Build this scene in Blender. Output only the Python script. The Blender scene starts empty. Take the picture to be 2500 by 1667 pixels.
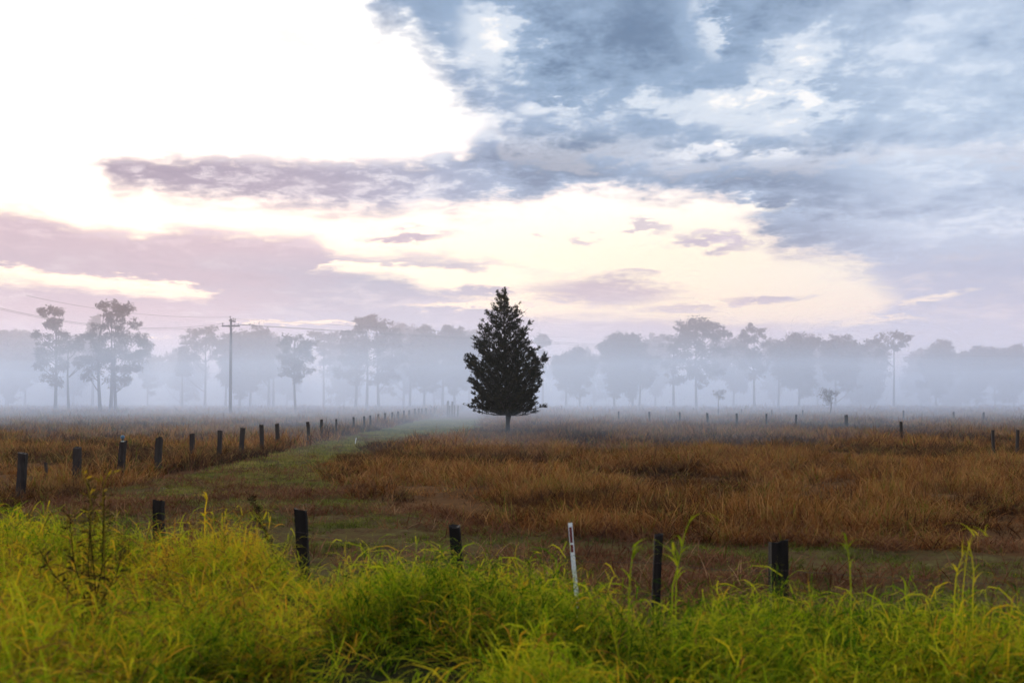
import bpy, bmesh, math, random
import numpy as np

SC = bpy.context.scene
COL = SC.collection
F = 2431.0            # focal length in photo pixels (35 mm on a 36 mm wide sensor)
HZ = 975.0            # horizon row in the photo
CAMH = 2.2            # eye height over the paddock


def P(px, py, d):
    """point at distance d (metres ahead) that the photo shows at px, py"""
    return np.array([(px - 1250.0) / F * d, d, CAMH - (py - HZ) / F * d])


def azel(px, py):
    x, y = (px - 1250.0), (HZ - py)
    return math.atan2(x, F), math.atan2(y, math.hypot(F, x))


# ------------------------------------------------------------------ camera
cam = bpy.data.cameras.new('camera')
cam.lens = 35.0
cam.sensor_width = 36.0
cam.shift_y = (HZ - 833.5) / 2500.0
cam.clip_start = 0.1
cam.clip_end = 5000.0
cam.dof.use_dof = True
cam.dof.focus_distance = 55.0
cam.dof.aperture_fstop = 2.6
camo = bpy.data.objects.new('camera', cam)
camo.location = (0, 0, CAMH)
camo.rotation_euler = (math.radians(90), 0, 0)
COL.objects.link(camo)
SC.camera = camo

# ------------------------------------------------------------------ view
SC.view_settings.view_transform = 'Standard'
SC.view_settings.look = 'None'
SC.view_settings.exposure = 0.0
SC.view_settings.gamma = 1.0
SC.view_settings.use_curve_mapping = False
SC.render.engine = 'CYCLES'
SC.cycles.use_denoising = True
SC.cycles.max_bounces = 6
SC.cycles.diffuse_bounces = 2
SC.cycles.glossy_bounces = 1
SC.cycles.transmission_bounces = 2
SC.cycles.transparent_max_bounces = 8
SC.cycles.volume_bounces = 4
SC.cycles.use_adaptive_sampling = True
SC.cycles.adaptive_threshold = 0.03
SC.cycles.adaptive_min_samples = 12
SC.cycles.sample_clamp_indirect = 6.0
SC.render.use_motion_blur = False

SUN_AZ, SUN_EL = azel(480, 230)

# ------------------------------------------------------------------ node helpers


class NT:
    """small expression builder over a node tree"""

    def __init__(self, tree):
        self.t = tree

    def node(self, kind, **kw):
        n = self.t.nodes.new(kind)
        for k, v in kw.items():
            setattr(n, k, v)
        return n

    def put(self, sock, v):
        if isinstance(v, E):
            self.t.links.new(v.s, sock)
        elif isinstance(v, bpy.types.NodeSocket):
            self.t.links.new(v, sock)
        else:
            sock.default_value = v

    def m(self, op, a, b=None, c=None, clamp=False):
        n = self.node('ShaderNodeMath', operation=op, use_clamp=clamp)
        self.put(n.inputs[0], a)
        if b is not None:
            self.put(n.inputs[1], b)
        if c is not None:
            self.put(n.inputs[2], c)
        return E(self, n.outputs[0])

    def smooth(self, v, lo, hi):
        n = self.node('ShaderNodeMapRange', interpolation_type='SMOOTHSTEP')
        self.put(n.inputs['Value'], v)
        n.inputs['From Min'].default_value = lo
        n.inputs['From Max'].default_value = hi
        return E(self, n.outputs['Result'])

    def mix(self, f, a, b, blend='MIX'):
        n = self.node('ShaderNodeMix', data_type='RGBA', blend_type=blend)
        self.put(n.inputs[0], f)
        for i, v in ((6, a), (7, b)):
            if isinstance(v, tuple):
                n.inputs[i].default_value = (*v, 1.0)
            else:
                self.put(n.inputs[i], v)
        return E(self, n.outputs[2])

    def noise(self, vec, scale, detail=4, rough=0.55, dist=0.0):
        n = self.node('ShaderNodeTexNoise')
        if vec is not None:
            self.put(n.inputs['Vector'], vec)
        n.inputs['Scale'].default_value = scale
        n.inputs['Detail'].default_value = detail
        n.inputs['Roughness'].default_value = rough
        n.inputs['Distortion'].default_value = dist
        return E(self, n.outputs['Fac'])

    def curve(self, v, pts):
        n = self.node('ShaderNodeFloatCurve')
        self.put(n.inputs['Value'], v)
        c = n.mapping.curves[0]
        pts = sorted(pts)
        while len(c.points) < len(pts):
            c.points.new(0.5, 0.5)
        for p, (x, y) in zip(c.points, pts):
            p.location = (x, y)
            p.handle_type = 'VECTOR'
        n.mapping.use_clip = False
        n.mapping.update()
        return E(self, n.outputs[0])

    def ramp(self, v, stops, interp='LINEAR'):
        n = self.node('ShaderNodeValToRGB')
        self.put(n.inputs[0], v)
        cr = n.color_ramp
        cr.interpolation = interp
        while len(cr.elements) < len(stops):
            cr.elements.new(0.5)
        for e, (p, c) in zip(cr.elements, stops):
            e.position = p
            e.color = (*c, 1.0)
        return E(self, n.outputs[0])


class E:
    def __init__(self, nt, s):
        self.n, self.s = nt, s

    def __add__(self, o): return self.n.m('ADD', self, o)
    __radd__ = __add__
    def __sub__(self, o): return self.n.m('SUBTRACT', self, o)
    def __rsub__(self, o): return self.n.m('SUBTRACT', o, self)
    def __mul__(self, o): return self.n.m('MULTIPLY', self, o)
    __rmul__ = __mul__
    def __truediv__(self, o): return self.n.m('DIVIDE', self, o)
    def __rtruediv__(self, o): return self.n.m('DIVIDE', o, self)
    def max(self, o): return self.n.m('MAXIMUM', self, o)
    def min(self, o): return self.n.m('MINIMUM', self, o)


# ------------------------------------------------------------------ sky
world = bpy.data.worlds.new('World')
SC.world = world
world.use_nodes = True
wt = world.node_tree
wt.nodes.clear()
W = NT(wt)


def build_sky():
    geo = W.node('ShaderNodeTexCoord')
    sep = W.node('ShaderNodeSeparateXYZ')
    wt.links.new(geo.outputs['Generated'], sep.inputs[0])
    x, y, z = (E(W, sep.outputs[i]) for i in range(3))
    az = W.m('ARCTAN2', x, y)
    el = W.m('ARCSINE', z)
    U = (az + 0.6) / 1.2
    UC = W.m('MINIMUM', W.m('MAXIMUM', U, 0.0), 1.0)
    # cloud plane coordinates, so that clouds flatten and shrink toward the horizon
    den = z.max(0.0) + 0.16
    comb = W.node('ShaderNodeCombineXYZ')
    W.put(comb.inputs[0], x / den)
    W.put(comb.inputs[1], y / den)
    W.put(comb.inputs[2], 3.7)
    cp = comb.outputs[0]
    nA = W.noise(cp, 3.0, 4, 0.62) - 0.5
    nB = W.noise(cp, 10.0, 5, 0.68) - 0.5
    nC = W.noise(cp, 1.1, 1, 0.5) - 0.5
    # edges wander in elevation
    warp = (nA * 0.06 + nB * 0.06) * (W.smooth(el, 0.0, 0.22) * 0.85 + 0.35)
    elw = el + warp
    els = el + warp * (W.smooth(az, -0.15, 0.12) * 0.5 + 0.5)
    azw = az + (nB * 0.10 + nA * 0.06)

    def bound(pts):
        """pts in the photo scaled to 2352 wide; returns elevation of that edge at this azimuth"""
        q = []
        for px, py in pts:
            a, e = azel(px * 2500 / 2352, py * 2500 / 2352)
            q.append(((a + 0.6) / 1.2, e / 0.5))
        return W.curve(UC, q) * 0.5

    # bright opening upper left: below its upper edge and above its lower edge
    up = bound([(-900, -150), (700, -120), (815, -30), (850, 60), (950, 110), (1005, 165), (1045, 215), (1090, 262), (1135, 300), (1160, 345), (2900, 345)])
    lo = bound([(-900, 372), (180, 362), (300, 360), (500, 358), (720, 364), (900, 364), (1000, 360), (1060, 344), (1130, 302), (1160, 346), (2900, 346)])
    hole = W.smooth(up - elw, -0.028, 0.046) * W.smooth(els - lo, -0.010, 0.014)
    low = bound([(-900, 360), (0, 362), (170, 366), (225, 410), (265, 462), (400, 484), (600, 496), (800, 508), (950, 514), (1040, 500), (1200, 482),
                 (1400, 456), (1560, 464), (1650, 476), (1720, 530), (1800, 586), (1900, 612), (1980, 640), (2050, 690), (2130, 770), (2900, 900)])
    deck = W.smooth(els - low, -0.012, 0.026)
    deck = deck * (1.0 - hole)
    # cloud bank lower left
    topc = bound([(-900, 440), (0, 478), (100, 490), (200, 520), (330, 532), (400, 514), (500, 520), (600, 530), (690, 532), (745, 556), (790, 574), (900, 579), (1050, 586), (1175, 612), (1260, 640), (2900, 1000)])
    botc = bound([(-900, 560), (0, 614), (200, 638), (400, 656), (490, 676), (560, 690), (700, 640), (760, 606), (860, 606), (960, 612), (1080, 622), (1175, 616), (1260, 640), (2900, 1000)])
    elc = el + warp * 0.55
    cbank = W.smooth(topc - elc, -0.010, 0.014) * W.smooth(elc - botc, -0.003, 0.005)
    # veil over the horizon
    toph = bound([(-900, 590), (0, 640), (200, 655), (300, 666), (470, 678), (540, 640), (700, 610), (800, 618), (900, 630), (960, 652), (1020, 668), (1150, 690), (1200, 722),
                  (1400, 722), (1500, 730), (1600, 736), (1800, 742), (1960, 738), (2040, 700), (2150, 600), (2900, 520)])
    elh = el + warp * 0.40
    veil = W.smooth(toph - elh, -0.006, 0.010)

    cv = W.node('ShaderNodeCombineXYZ')
    W.put(cv.inputs[0], azw)
    W.put(cv.inputs[1], el + warp * 0.5)

    def blob(cx, cy, rx, ry, tilt=0.0, k=1.0):
        """soft ellipse in the sky, centre and size in photo pixels at 2352 wide"""
        a, e = azel(cx * 2500 / 2352, cy * 2500 / 2352)
        s = 2500 / 2352 / F
        mp = W.node('ShaderNodeMapping', vector_type='TEXTURE')
        wt.links.new(cv.outputs[0], mp.inputs[0])
        mp.inputs['Location'].default_value = (a, e, 0)
        mp.inputs['Rotation'].default_value = (0, 0, -tilt)
        mp.inputs['Scale'].default_value = (rx * s, ry * s, 1)
        ln = W.node('ShaderNodeVectorMath', operation='LENGTH')
        wt.links.new(mp.outputs[0], ln.inputs[0])
        n = W.node('ShaderNodeMapRange', interpolation_type='SMOOTHSTEP')
        wt.links.new(ln.outputs['Value'], n.inputs['Value'])
        n.inputs['From Min'].default_value = 1.3
        n.inputs['From Max'].default_value = 0.35
        n.inputs['To Max'].default_value = k
        return E(W, n.outputs['Result'])

    patches = blob(1380, 672, 190, 34, 0.03)
    for b in ((1750, 690, 95, 11, 0.0), (1080, 672, 120, 14, 0.0), (945, 541, 95, 13, 0.0), (1330, 556, 42, 12, 0.0, .7),
              (1480, 522, 60, 16, .2, .8), (1640, 556, 110, 18, 0.1), (1225, 545, 16, 8, 0, .6), (1440, 634, 70, 8, 0, .7), (640, 356, 90, 9, 0, .35),
              (480, 22, 130, 22, .25, .42), (690, 88, 110, 26, .3, .48), (560, 50, 70, 14, .3, .36), (1560, 712, 110, 7, 0, .8)):
        patches = patches.max(blob(*b))
    cloud = deck.max(cbank).max(veil).max(patches)
    slits = blob(690, 742, 150, 6, 0.02, .8)
    for b in ((1075, 702, 125, 11, 0.05, .9), (2140, 684, 52, 7, -.1, .9), (1960, 733, 150, 9, 0.03, .9), (1680, 488, 110, 14, -.05, .9), (365, 773, 26, 5, 0, .6), (1530, 700, 40, 8, 0, .5)):
        slits = slits.max(blob(*b))
    cloud = cloud * (1.0 - slits)
    # elsewhere in the sky: the same broken deck
    rest = W.smooth(W.m('ABSOLUTE', az), 0.62, 1.1).max(W.smooth(el, 0.55, 0.85))
    cloud = cloud * (1.0 - rest) + rest

    # thickness of the cloud, thin places let the light through
    thick = nA * 1.5 + nB * 1.75 + nC * 0.7 + 0.56
    openings = blob(1760, 250, 190, 66, .1, .36)
    for b in ((1170, 110, 130, 80, .3, .30), (1625, 55, 50, 90, -.5, .40), (1255, 242, 60, 18, -.15, .45), (1560, 360, 190, 24, 0.0, .28),
              (2225, 498, 60, 14, -.15, .45), (1760, 360, 90, 20, 0, .3), (1840, 130, 160, 60, -.3, .18)):
        openings = openings.max(blob(*b))
    shade = blob(1350, 90, 260, 120, 0.0, .30)
    for b in ((1320, 345, 240, 60, 0, .34), (940, 50, 120, 70, .4, .25), (1850, 440, 210, 60, .2, .40), (1620, 180, 60, 30, 0, .1), (1900, 545, 220, 40, .2, .3), (1900, 330, 200, 30, 0, .15)):
        shade = shade.max(blob(*b))
    thick = thick - openings + shade

    # colours of the light that comes through
    front = W.smooth(az, -0.62, 0.62)
    # clear sky: the physical sky, washed over by glow around the hidden sun
    nish = W.node('ShaderNodeTexSky', sky_type='NISHITA')
    nish.sun_disc = False
    nish.sun_elevation = SUN_EL
    nish.sun_rotation = SUN_AZ
    nish.altitude = 50
    nish.air_density = 1.0
    nish.dust_density = 3.0
    nishc = W.mix(1.0, nish.outputs[0], (0.09, 0.09, 0.09), 'MULTIPLY')
    glow = W.mix(W.smooth(el, 0.045, 0.135), (1.02, 0.77, 0.42), (1.06, 0.96, 0.70))
    glow = W.mix(W.smooth(el, 0.13, 0.24), glow, (1.38, 1.32, 1.26))
    glow = W.mix(W.smooth(az, 0.12, 0.45) * 0.5, glow, (0.95, 0.92, 0.95))
    clear = W.mix(0.88, nishc, glow)
    # cloud body: mauve on the sun's side, blue away from it
    side = W.smooth(az + nC * 0.25 + (el - 0.14) * 0.6, -0.34, 0.10)
    dark = W.mix(side, (0.28, 0.225, 0.32), (0.165, 0.245, 0.385))
    mid = W.mix(side, (0.42, 0.34, 0.43), (0.33, 0.445, 0.625))
    lite = W.mix(side, (0.74, 0.64, 0.69), (0.70, 0.77, 0.88))
    t1 = W.smooth(thick, 0.18, 0.55)
    t2 = W.smooth(thick, 0.45, 1.25)
    body = W.mix(t2, W.mix(t1, lite, mid), dark)
    body = W.mix(W.smooth(thick, 0.16, -0.10), body, (1.05, 1.02, 1.0))
    # far right side is thinner and paler
    pale = W.smooth(az, 0.20, 0.42) * 0.55
    body = W.mix(pale, body, W.mix(t2, (0.66, 0.76, 0.92), (0.36, 0.48, 0.69)))
    # rose lower rims
    rim = W.smooth(deck, 0.98, 0.45) * W.smooth(el, 0.30, 0.18)
    body = W.mix(rim * 0.55, body, (0.74, 0.52, 0.55))
    # low clouds toward the horizon
    lowc = W.mix(W.smooth(az + nA * 0.3, -0.36, -0.12), (0.47, 0.36, 0.43), (0.28, 0.33, 0.45))
    lowc = W.mix(W.smooth(az + nA * 0.15, -0.10, 0.06), lowc, (0.46, 0.38, 0.44))
    lowc = W.mix(W.smooth(az, 0.20, 0.36), lowc, (0.34, 0.44, 0.62))
    lowc = W.mix(W.smooth(nB + nA * 1.2, -0.05, 0.35) * 0.45, lowc, (0.84, 0.78, 0.78))
    lowc = W.mix(W.smooth(nB * 0.8 - nA, 0.02, 0.30) * 0.5, lowc, W.mix(1.0, lowc, (0.72, 0.76, 0.82), 'MULTIPLY'))
    isl = W.smooth(el, 0.155, 0.115) * (1.0 - rest)
    body = W.mix(isl, body, lowc)
    # the sky behind the camera, same deck but without hand placed openings
    sky = W.mix(cloud, clear, W.mix(rest * 0.85, body, W.mix(t2, (0.88, 0.96, 1.08), (0.58, 0.68, 0.84))))
    # ground half of the sphere (below the horizon, hidden by the land)
    sky = W.mix(W.smooth(el, -0.01, -0.06), sky, (0.12, 0.10, 0.08))
    bg = W.node('ShaderNodeBackground')
    W.put(bg.inputs['Color'], sky)
    bg.inputs['Strength'].default_value = 1.0
    out = W.node('ShaderNodeOutputWorld')
    wt.links.new(bg.outputs[0], out.inputs['Surface'])


build_sky()
world.cycles.sampling_method = 'MANUAL'
world.cycles.sample_map_resolution = 512

# ------------------------------------------------------------------ sun, veiled by cloud
sun = bpy.data.lights.new('sun', 'SUN')
sun.energy = 3.4
sun.angle = math.radians(9)
sun.color = (1.0, 0.90, 0.76)
suno = bpy.data.objects.new('sun', sun)
COL.objects.link(suno)
# points from the bright opening in the cloud toward the field
suno.rotation_euler = (math.pi / 2 - SUN_EL, 0, math.pi - SUN_AZ)

# ------------------------------------------------------------------ mesh helpers
RNG = np.random.default_rng(11)


def mk_mesh(name, verts, faces, mat=None, attrs=None, smooth=False):
    """faces: (n,3) or (n,4) int array"""
    verts = np.asarray(verts, dtype=np.float32)
    faces = np.asarray(faces, dtype=np.int32)
    me = bpy.data.meshes.new(name)
    me.vertices.add(len(verts))
    me.vertices.foreach_set('co', verts.ravel())
    n, k = faces.shape
    me.loops.add(n * k)
    me.loops.foreach_set('vertex_index', faces.ravel())
    me.polygons.add(n)
    me.polygons.foreach_set('loop_start', np.arange(0, n * k, k, dtype=np.int32))
    me.polygons.foreach_set('loop_total', np.full(n, k, dtype=np.int32))
    if smooth:
        me.polygons.foreach_set('use_smooth', np.ones(n, dtype=bool))
    if attrs:
        for an, (typ, arr) in attrs.items():
            a = me.attributes.new(an, typ, 'POINT')
            key = 'vector' if typ == 'FLOAT_VECTOR' else 'value'
            a.data.foreach_set(key, np.asarray(arr, dtype=np.float32).ravel())
    me.update(calc_edges=True)
    if mat:
        me.materials.append(mat)
    return me


def link(name, data, parent=None, loc=None):
    o = bpy.data.objects.new(name, data)
    COL.objects.link(o)
    if parent is not None:
        o.parent = parent
    if loc is not None:
        o.location = loc
    return o


def tag(o, label=None, cat=None, group=None, kind=None):
    if label:
        o['label'] = label
    if cat:
        o['category'] = cat
    if group:
        o['group'] = group
    if kind:
        o['kind'] = kind
    return o


_HT = RNG.random((256, 256))


def vnoise(x, y, s=1.0, seed=0):
    """value noise 0..1"""
    x = np.asarray(x, float) * s + seed * 17.31
    y = np.asarray(y, float) * s + seed * 9.77
    i, j = np.floor(x).astype(int), np.floor(y).astype(int)
    fx, fy = x - i, y - j
    fx, fy = fx * fx * (3 - 2 * fx), fy * fy * (3 - 2 * fy)
    h = lambda a, b: _HT[a % 256, b % 256]
    return (h(i, j) * (1 - fx) + h(i + 1, j) * fx) * (1 - fy) + (h(i, j + 1) * (1 - fx) + h(i + 1, j + 1) * fx) * fy


def fbm(x, y, s=1.0, seed=0, o=4):
    t, a, n = 0, 0.5, 0
    for k in range(o):
        t = t + a * vnoise(x, y, s * 2 ** k, seed + k * 3)
        n += a
        a *= 0.5
    return t / n


def sstep(v, a, b):
    t = np.clip((np.asarray(v, float) - a) / (b - a), 0, 1)
    return t * t * (3 - 2 * t)


class MB:
    """collects tubes / quads into one mesh"""

    def __init__(self):
        self.v, self.f, self.n = [], [], 0

    def add(self, v, f):
        v = np.asarray(v, float)
        self.v.append(v)
        self.f.append(np.asarray(f, int) + self.n)
        self.n += len(v)

    def tube(self, pts, rad, seg=6, cap=True):
        pts = np.asarray(pts, float)
        n = len(pts)
        rad = np.broadcast_to(np.asarray(rad, float), (n,))
        tan = np.gradient(pts, axis=0)
        tan /= np.linalg.norm(tan, axis=1)[:, None] + 1e-9
        ref = np.array([0, 0, 1.0]) if abs(tan[0][2]) < 0.8 else np.array([1.0, 0, 0])
        a = np.cross(tan, ref)
        a /= np.linalg.norm(a, axis=1)[:, None] + 1e-9
        b = np.cross(tan, a)
        th = np.linspace(0, 2 * math.pi, seg, endpoint=False)
        ring = pts[:, None, :] + rad[:, None, None] * (np.cos(th)[None, :, None] * a[:, None, :] + np.sin(th)[None, :, None] * b[:, None, :])
        v = ring.reshape(-1, 3)
        f = []
        for i in range(n - 1):
            for k in range(seg):
                k2 = (k + 1) % seg
                f.append((i * seg + k, i * seg + k2, (i + 1) * seg + k2, (i + 1) * seg + k))
        if cap:
            v = np.vstack([v, pts[-1], pts[0]])
            m = n * seg
            for k in range(seg):
                k2 = (k + 1) % seg
                f.append(((n - 1) * seg + k, (n - 1) * seg + k2, m, m))
                f.append((k2, k, m + 1, m + 1))
        self.add(v, f)

    def box(self, c, size, rotz=0.0, tilt=0.0):
        s = np.array(size) / 2
        v = np.array([[a, b, d] for a in (-1, 1) for b in (-1, 1) for d in (-1, 1)], float) * s
        ct, st = math.cos(tilt), math.sin(tilt)
        v = np.c_[v[:, 0] * ct + v[:, 2] * st, v[:, 1], -v[:, 0] * st + v[:, 2] * ct]
        cz, sz = math.cos(rotz), math.sin(rotz)
        v = np.c_[v[:, 0] * cz - v[:, 1] * sz, v[:, 0] * sz + v[:, 1] * cz, v[:, 2]] + np.array(c)
        self.add(v, [(0, 1, 3, 2), (4, 6, 7, 5), (0, 4, 5, 1), (2, 3, 7, 6), (0, 2, 6, 4), (1, 5, 7, 3)])

    def lathe(self, prof, c, seg=12):
        th = np.linspace(0, 2 * math.pi, seg, endpoint=False)
        v = [[c[0] + r * math.cos(t), c[1] + r * math.sin(t), c[2] + z] for r, z in prof for t in th]
        f = []
        for i in range(len(prof) - 1):
            for k in range(seg):
                k2 = (k + 1) % seg
                f.append((i * seg + k, i * seg + k2, (i + 1) * seg + k2, (i + 1) * seg + k))
        self.add(v, f)

    def mesh(self, name, mat, smooth=False):
        v = np.vstack(self.v)
        quads = np.vstack(self.f)
        me = bpy.data.meshes.new(name)
        fl = [tuple(dict.fromkeys(q)) for q in quads.tolist()] if (quads[:, 2] == quads[:, 3]).any() else quads.tolist()
        me.from_pydata(v.tolist(), [], fl)
        if smooth:
            me.polygons.foreach_set('use_smooth', np.ones(len(me.polygons), dtype=bool))
        me.materials.append(mat)
        me.update()
        return me


# ------------------------------------------------------------------ materials


def new_mat(name):
    m = bpy.data.materials.new(name)
    m.use_nodes = True
    m.node_tree.nodes.clear()
    return m, NT(m.node_tree)


def leaf_shader(m, N, col, trans=0.45, rough=0.45, spec=0.25, transtint=(1.0, 1.0, 0.7)):
    """thin leaf: diffuse + light through it + a sheen"""
    d = N.node('ShaderNodeBsdfDiffuse')
    N.put(d.inputs['Color'], col)
    t = N.node('ShaderNodeBsdfTranslucent')
    N.put(t.inputs['Color'], N.mix(1.0, col, transtint, 'MULTIPLY'))
    mx = N.node('ShaderNodeMixShader')
    mx.inputs[0].default_value = trans
    m.node_tree.links.new(d.outputs[0], mx.inputs[1])
    m.node_tree.links.new(t.outputs[0], mx.inputs[2])
    out = N.node('ShaderNodeOutputMaterial')
    last = mx
    if spec > 0:
        g = N.node('ShaderNodeBsdfGlossy')
        g.inputs['Roughness'].default_value = rough
        fr = N.node('ShaderNodeFresnel')
        fr.inputs['IOR'].default_value = 1.4
        m2 = N.node('ShaderNodeMixShader')
        N.put(m2.inputs[0], E(N, fr.outputs[0]) * spec)
        m.node_tree.links.new(mx.outputs[0], m2.inputs[1])
        m.node_tree.links.new(g.outputs[0], m2.inputs[2])
        last = m2
    m.node_tree.links.new(last.outputs[0], out.inputs['Surface'])


def attr(N, name, typ='GEOMETRY'):
    a = N.node('ShaderNodeAttribute')
    a.attribute_name = name
    a.attribute_type = typ
    return E(N, a.outputs['Fac'])


def grass_mat(name, stops, trans, spec, tip=None, blade_var=0.35, rough=0.4, src='INSTANCER'):
    m, N = new_mat(name)
    v = attr(N, 'tint', src) + (attr(N, 'blade') - 0.5) * blade_var
    col = N.ramp(v, stops)
    if tip:
        col = N.mix(N.smooth(attr(N, 'along'), 0.55, 1.0) * attr(N, 'blade') * 0.8, col, tip)
    leaf_shader(m, N, col, trans, rough, spec)
    return m


M_DRY = grass_mat('dry_grass', [(0.0, (0.018, 0.007, 0.005)), (0.2, (0.065, 0.022, 0.009)), (0.42, (0.150, 0.053, 0.018)), (0.62, (0.25, 0.098, 0.032)), (0.84, (0.43, 0.225, 0.090)), (0.92, (0.15, 0.13, 0.020)), (1.0, (0.09, 0.11, 0.016))],
                  0.35, 0.0, tip=(0.30, 0.16, 0.05), blade_var=0.6)
M_GREEN = grass_mat('verge_grass', [(0.0, (0.020, 0.060, 0.004)), (0.22, (0.090, 0.180, 0.005)), (0.45, (0.260, 0.330, 0.007)), (0.66, (0.44, 0.42, 0.014)), (0.82, (0.62, 0.40, 0.016)), (0.92, (0.55, 0.25, 0.02)), (1.0, (0.13, 0.055, 0.02))],
                    0.42, 0.0, tip=(0.66, 0.54, 0.05), blade_var=0.95, rough=0.5, src='GEOMETRY')
M_SHORT = grass_mat('mown_grass', [(0.0, (0.03, 0.042, 0.008)), (0.4, (0.12, 0.130, 0.026)), (0.7, (0.22, 0.20, 0.05)), (1.0, (0.34, 0.23, 0.09))], 0.3, 0.0)
M_HAY = grass_mat('cut_hay', [(0.0, (0.03, 0.012, 0.008)), (0.35, (0.10, 0.040, 0.022)), (0.7, (0.20, 0.088, 0.045)), (1.0, (0.40, 0.25, 0.14))], 0.2, 0.0)


def ground_mat():
    m, N = new_mat('ground')
    tc = N.node('ShaderNodeNewGeometry')
    pos = tc.outputs['Position']
    n1 = N.noise(pos, 0.35, 5, 0.6)
    n2 = N.noise(pos, 3.0, 5, 0.65)
    n3 = N.noise(pos, 22.0, 3, 0.7)
    dry = N.ramp(n2 * 0.6 + n1 * 0.4, [(0.3, (0.045, 0.024, 0.013)), (0.5, (0.10, 0.052, 0.024)), (0.7, (0.16, 0.085, 0.038))])
    mown = N.ramp(n2 * 0.55 + n3 * 0.45, [(0.32, (0.022, 0.012, 0.008)), (0.46, (0.070, 0.042, 0.022)), (0.56, (0.080, 0.068, 0.024)), (0.72, (0.15, 0.12, 0.05))])
    verge = N.ramp(n3, [(0.3, (0.012, 0.012, 0.006)), (0.7, (0.04, 0.036, 0.014))])
    col = N.mix(attr(N, 'mown'), dry, mown)
    col = N.mix(attr(N, 'verge'), col, verge)
    b = N.node('ShaderNodeBsdfDiffuse')
    N.put(b.inputs['Color'], col)
    bp = N.node('ShaderNodeBump')
    bp.inputs['Strength'].default_value = 0.8
    bp.inputs['Distance'].default_value = 0.05
    N.put(bp.inputs['Height'], n3 * 0.4 + n2)
    m.node_tree.links.new(bp.outputs[0], b.inputs['Normal'])
    o = N.node('ShaderNodeOutputMaterial')
    m.node_tree.links.new(b.outputs[0], o.inputs['Surface'])
    return m


def wood_mat(name, c0, c1, c2, grain=(9, 9, 0.7), rough=0.85):
    m, N = new_mat(name)
    tc = N.node('ShaderNodeTexCoord')
    mp = N.node('ShaderNodeMapping')
    mp.inputs['Scale'].default_value = grain
    oi = N.node('ShaderNodeObjectInfo')
    m.node_tree.links.new(tc.outputs['Object'], mp.inputs[0])
    vm = N.node('ShaderNodeVectorMath', operation='ADD')
    m.node_tree.links.new(mp.outputs[0], vm.inputs[0])
    m.node_tree.links.new(oi.outputs['Location'], vm.inputs[1])
    g = N.noise(vm.outputs[0], 2.2, 6, 0.7, 0.6)
    big = N.noise(vm.outputs[0], 0.5, 3, 0.6)
    col = N.ramp(g * 0.6 + big * 0.4, [(0.32, c0), (0.5, c1), (0.68, c2)])
    b = N.node('ShaderNodeBsdfPrincipled')
    N.put(b.inputs['Base Color'], col)
    b.inputs['Roughness'].default_value = rough
    b.inputs['Specular IOR Level'].default_value = 0.15
    bp = N.node('ShaderNodeBump')
    bp.inputs['Strength'].default_value = 0.7
    bp.inputs['Distance'].default_value = 0.02
    N.put(bp.inputs['Height'], g)
    m.node_tree.links.new(bp.outputs[0], b.inputs['Normal'])
    o = N.node('ShaderNodeOutputMaterial')
    m.node_tree.links.new(b.outputs[0], o.inputs['Surface'])
    return m


def plain_mat(name, col, rough=0.5, metal=0.0, spot=0.25):
    m, N = new_mat(name)
    tc = N.node('ShaderNodeTexCoord')
    n = N.noise(tc.outputs['Object'], 14.0, 5, 0.7)
    c = N.mix(N.smooth(n, 0.45, 0.75) * spot * 2, tuple(col), tuple(x * 0.55 for x in col))
    b = N.node('ShaderNodeBsdfPrincipled')
    N.put(b.inputs['Base Color'], c)
    b.inputs['Roughness'].default_value = rough
    b.inputs['Metallic'].default_value = metal
    o = N.node('ShaderNodeOutputMaterial')
    m.node_tree.links.new(b.outputs[0], o.inputs['Surface'])
    return m


M_GROUND = ground_mat()
M_POST = wood_mat('weathered_post', (0.008, 0.006, 0.006), (0.024, 0.017, 0.016), (0.06, 0.045, 0.042))
M_CHAR = wood_mat('blackened_post', (0.004, 0.003, 0.003), (0.010, 0.007, 0.007), (0.026, 0.018, 0.017))
M_POLE = wood_mat('pole_timber', (0.03, 0.022, 0.022), (0.06, 0.045, 0.045), (0.10, 0.08, 0.078), grain=(6, 6, 0.4))
M_BARK = wood_mat('bark', (0.012, 0.009, 0.008), (0.035, 0.027, 0.025), (0.075, 0.06, 0.055), grain=(4, 4, 0.6))


def crown_mat(name, stops, trans=0.3, spec=0.2):
    m, N = new_mat(name)
    col = N.ramp(attr(N, 'leaf'), stops)
    leaf_shader(m, N, col, trans, 0.5, spec)
    return m


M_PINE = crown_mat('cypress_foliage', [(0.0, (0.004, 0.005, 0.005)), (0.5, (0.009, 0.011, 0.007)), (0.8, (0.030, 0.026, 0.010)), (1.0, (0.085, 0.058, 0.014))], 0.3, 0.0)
M_GUM = crown_mat('gum_foliage', [(0.0, (0.05, 0.036, 0.036)), (0.6, (0.085, 0.060, 0.055)), (1.0, (0.13, 0.086, 0.070))], 0.3, 0.0)

# ------------------------------------------------------------------ layout of the land
# edge of the standing dry grass along the mown strip (X, Y), from the right, round the corner, up to the tree
EDGE = np.array([(60, 13.0), (14, 13.4), (7.1, 13.9), (5.0, 14.3), (2.7, 14.6), (1.0, 15.8), (-0.7, 17.0), (-3.1, 21.2), (-5.0, 24.9), (-6.0, 30.6), (-6.6, 38), (-6.7, 46), (-5.4, 55), (-3.4, 62), (-2.2, 72), (-3.0, 90), (-4.0, 140)])
FX = -10.6     # the long fence beside the mown strip runs straight away at this X


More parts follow.
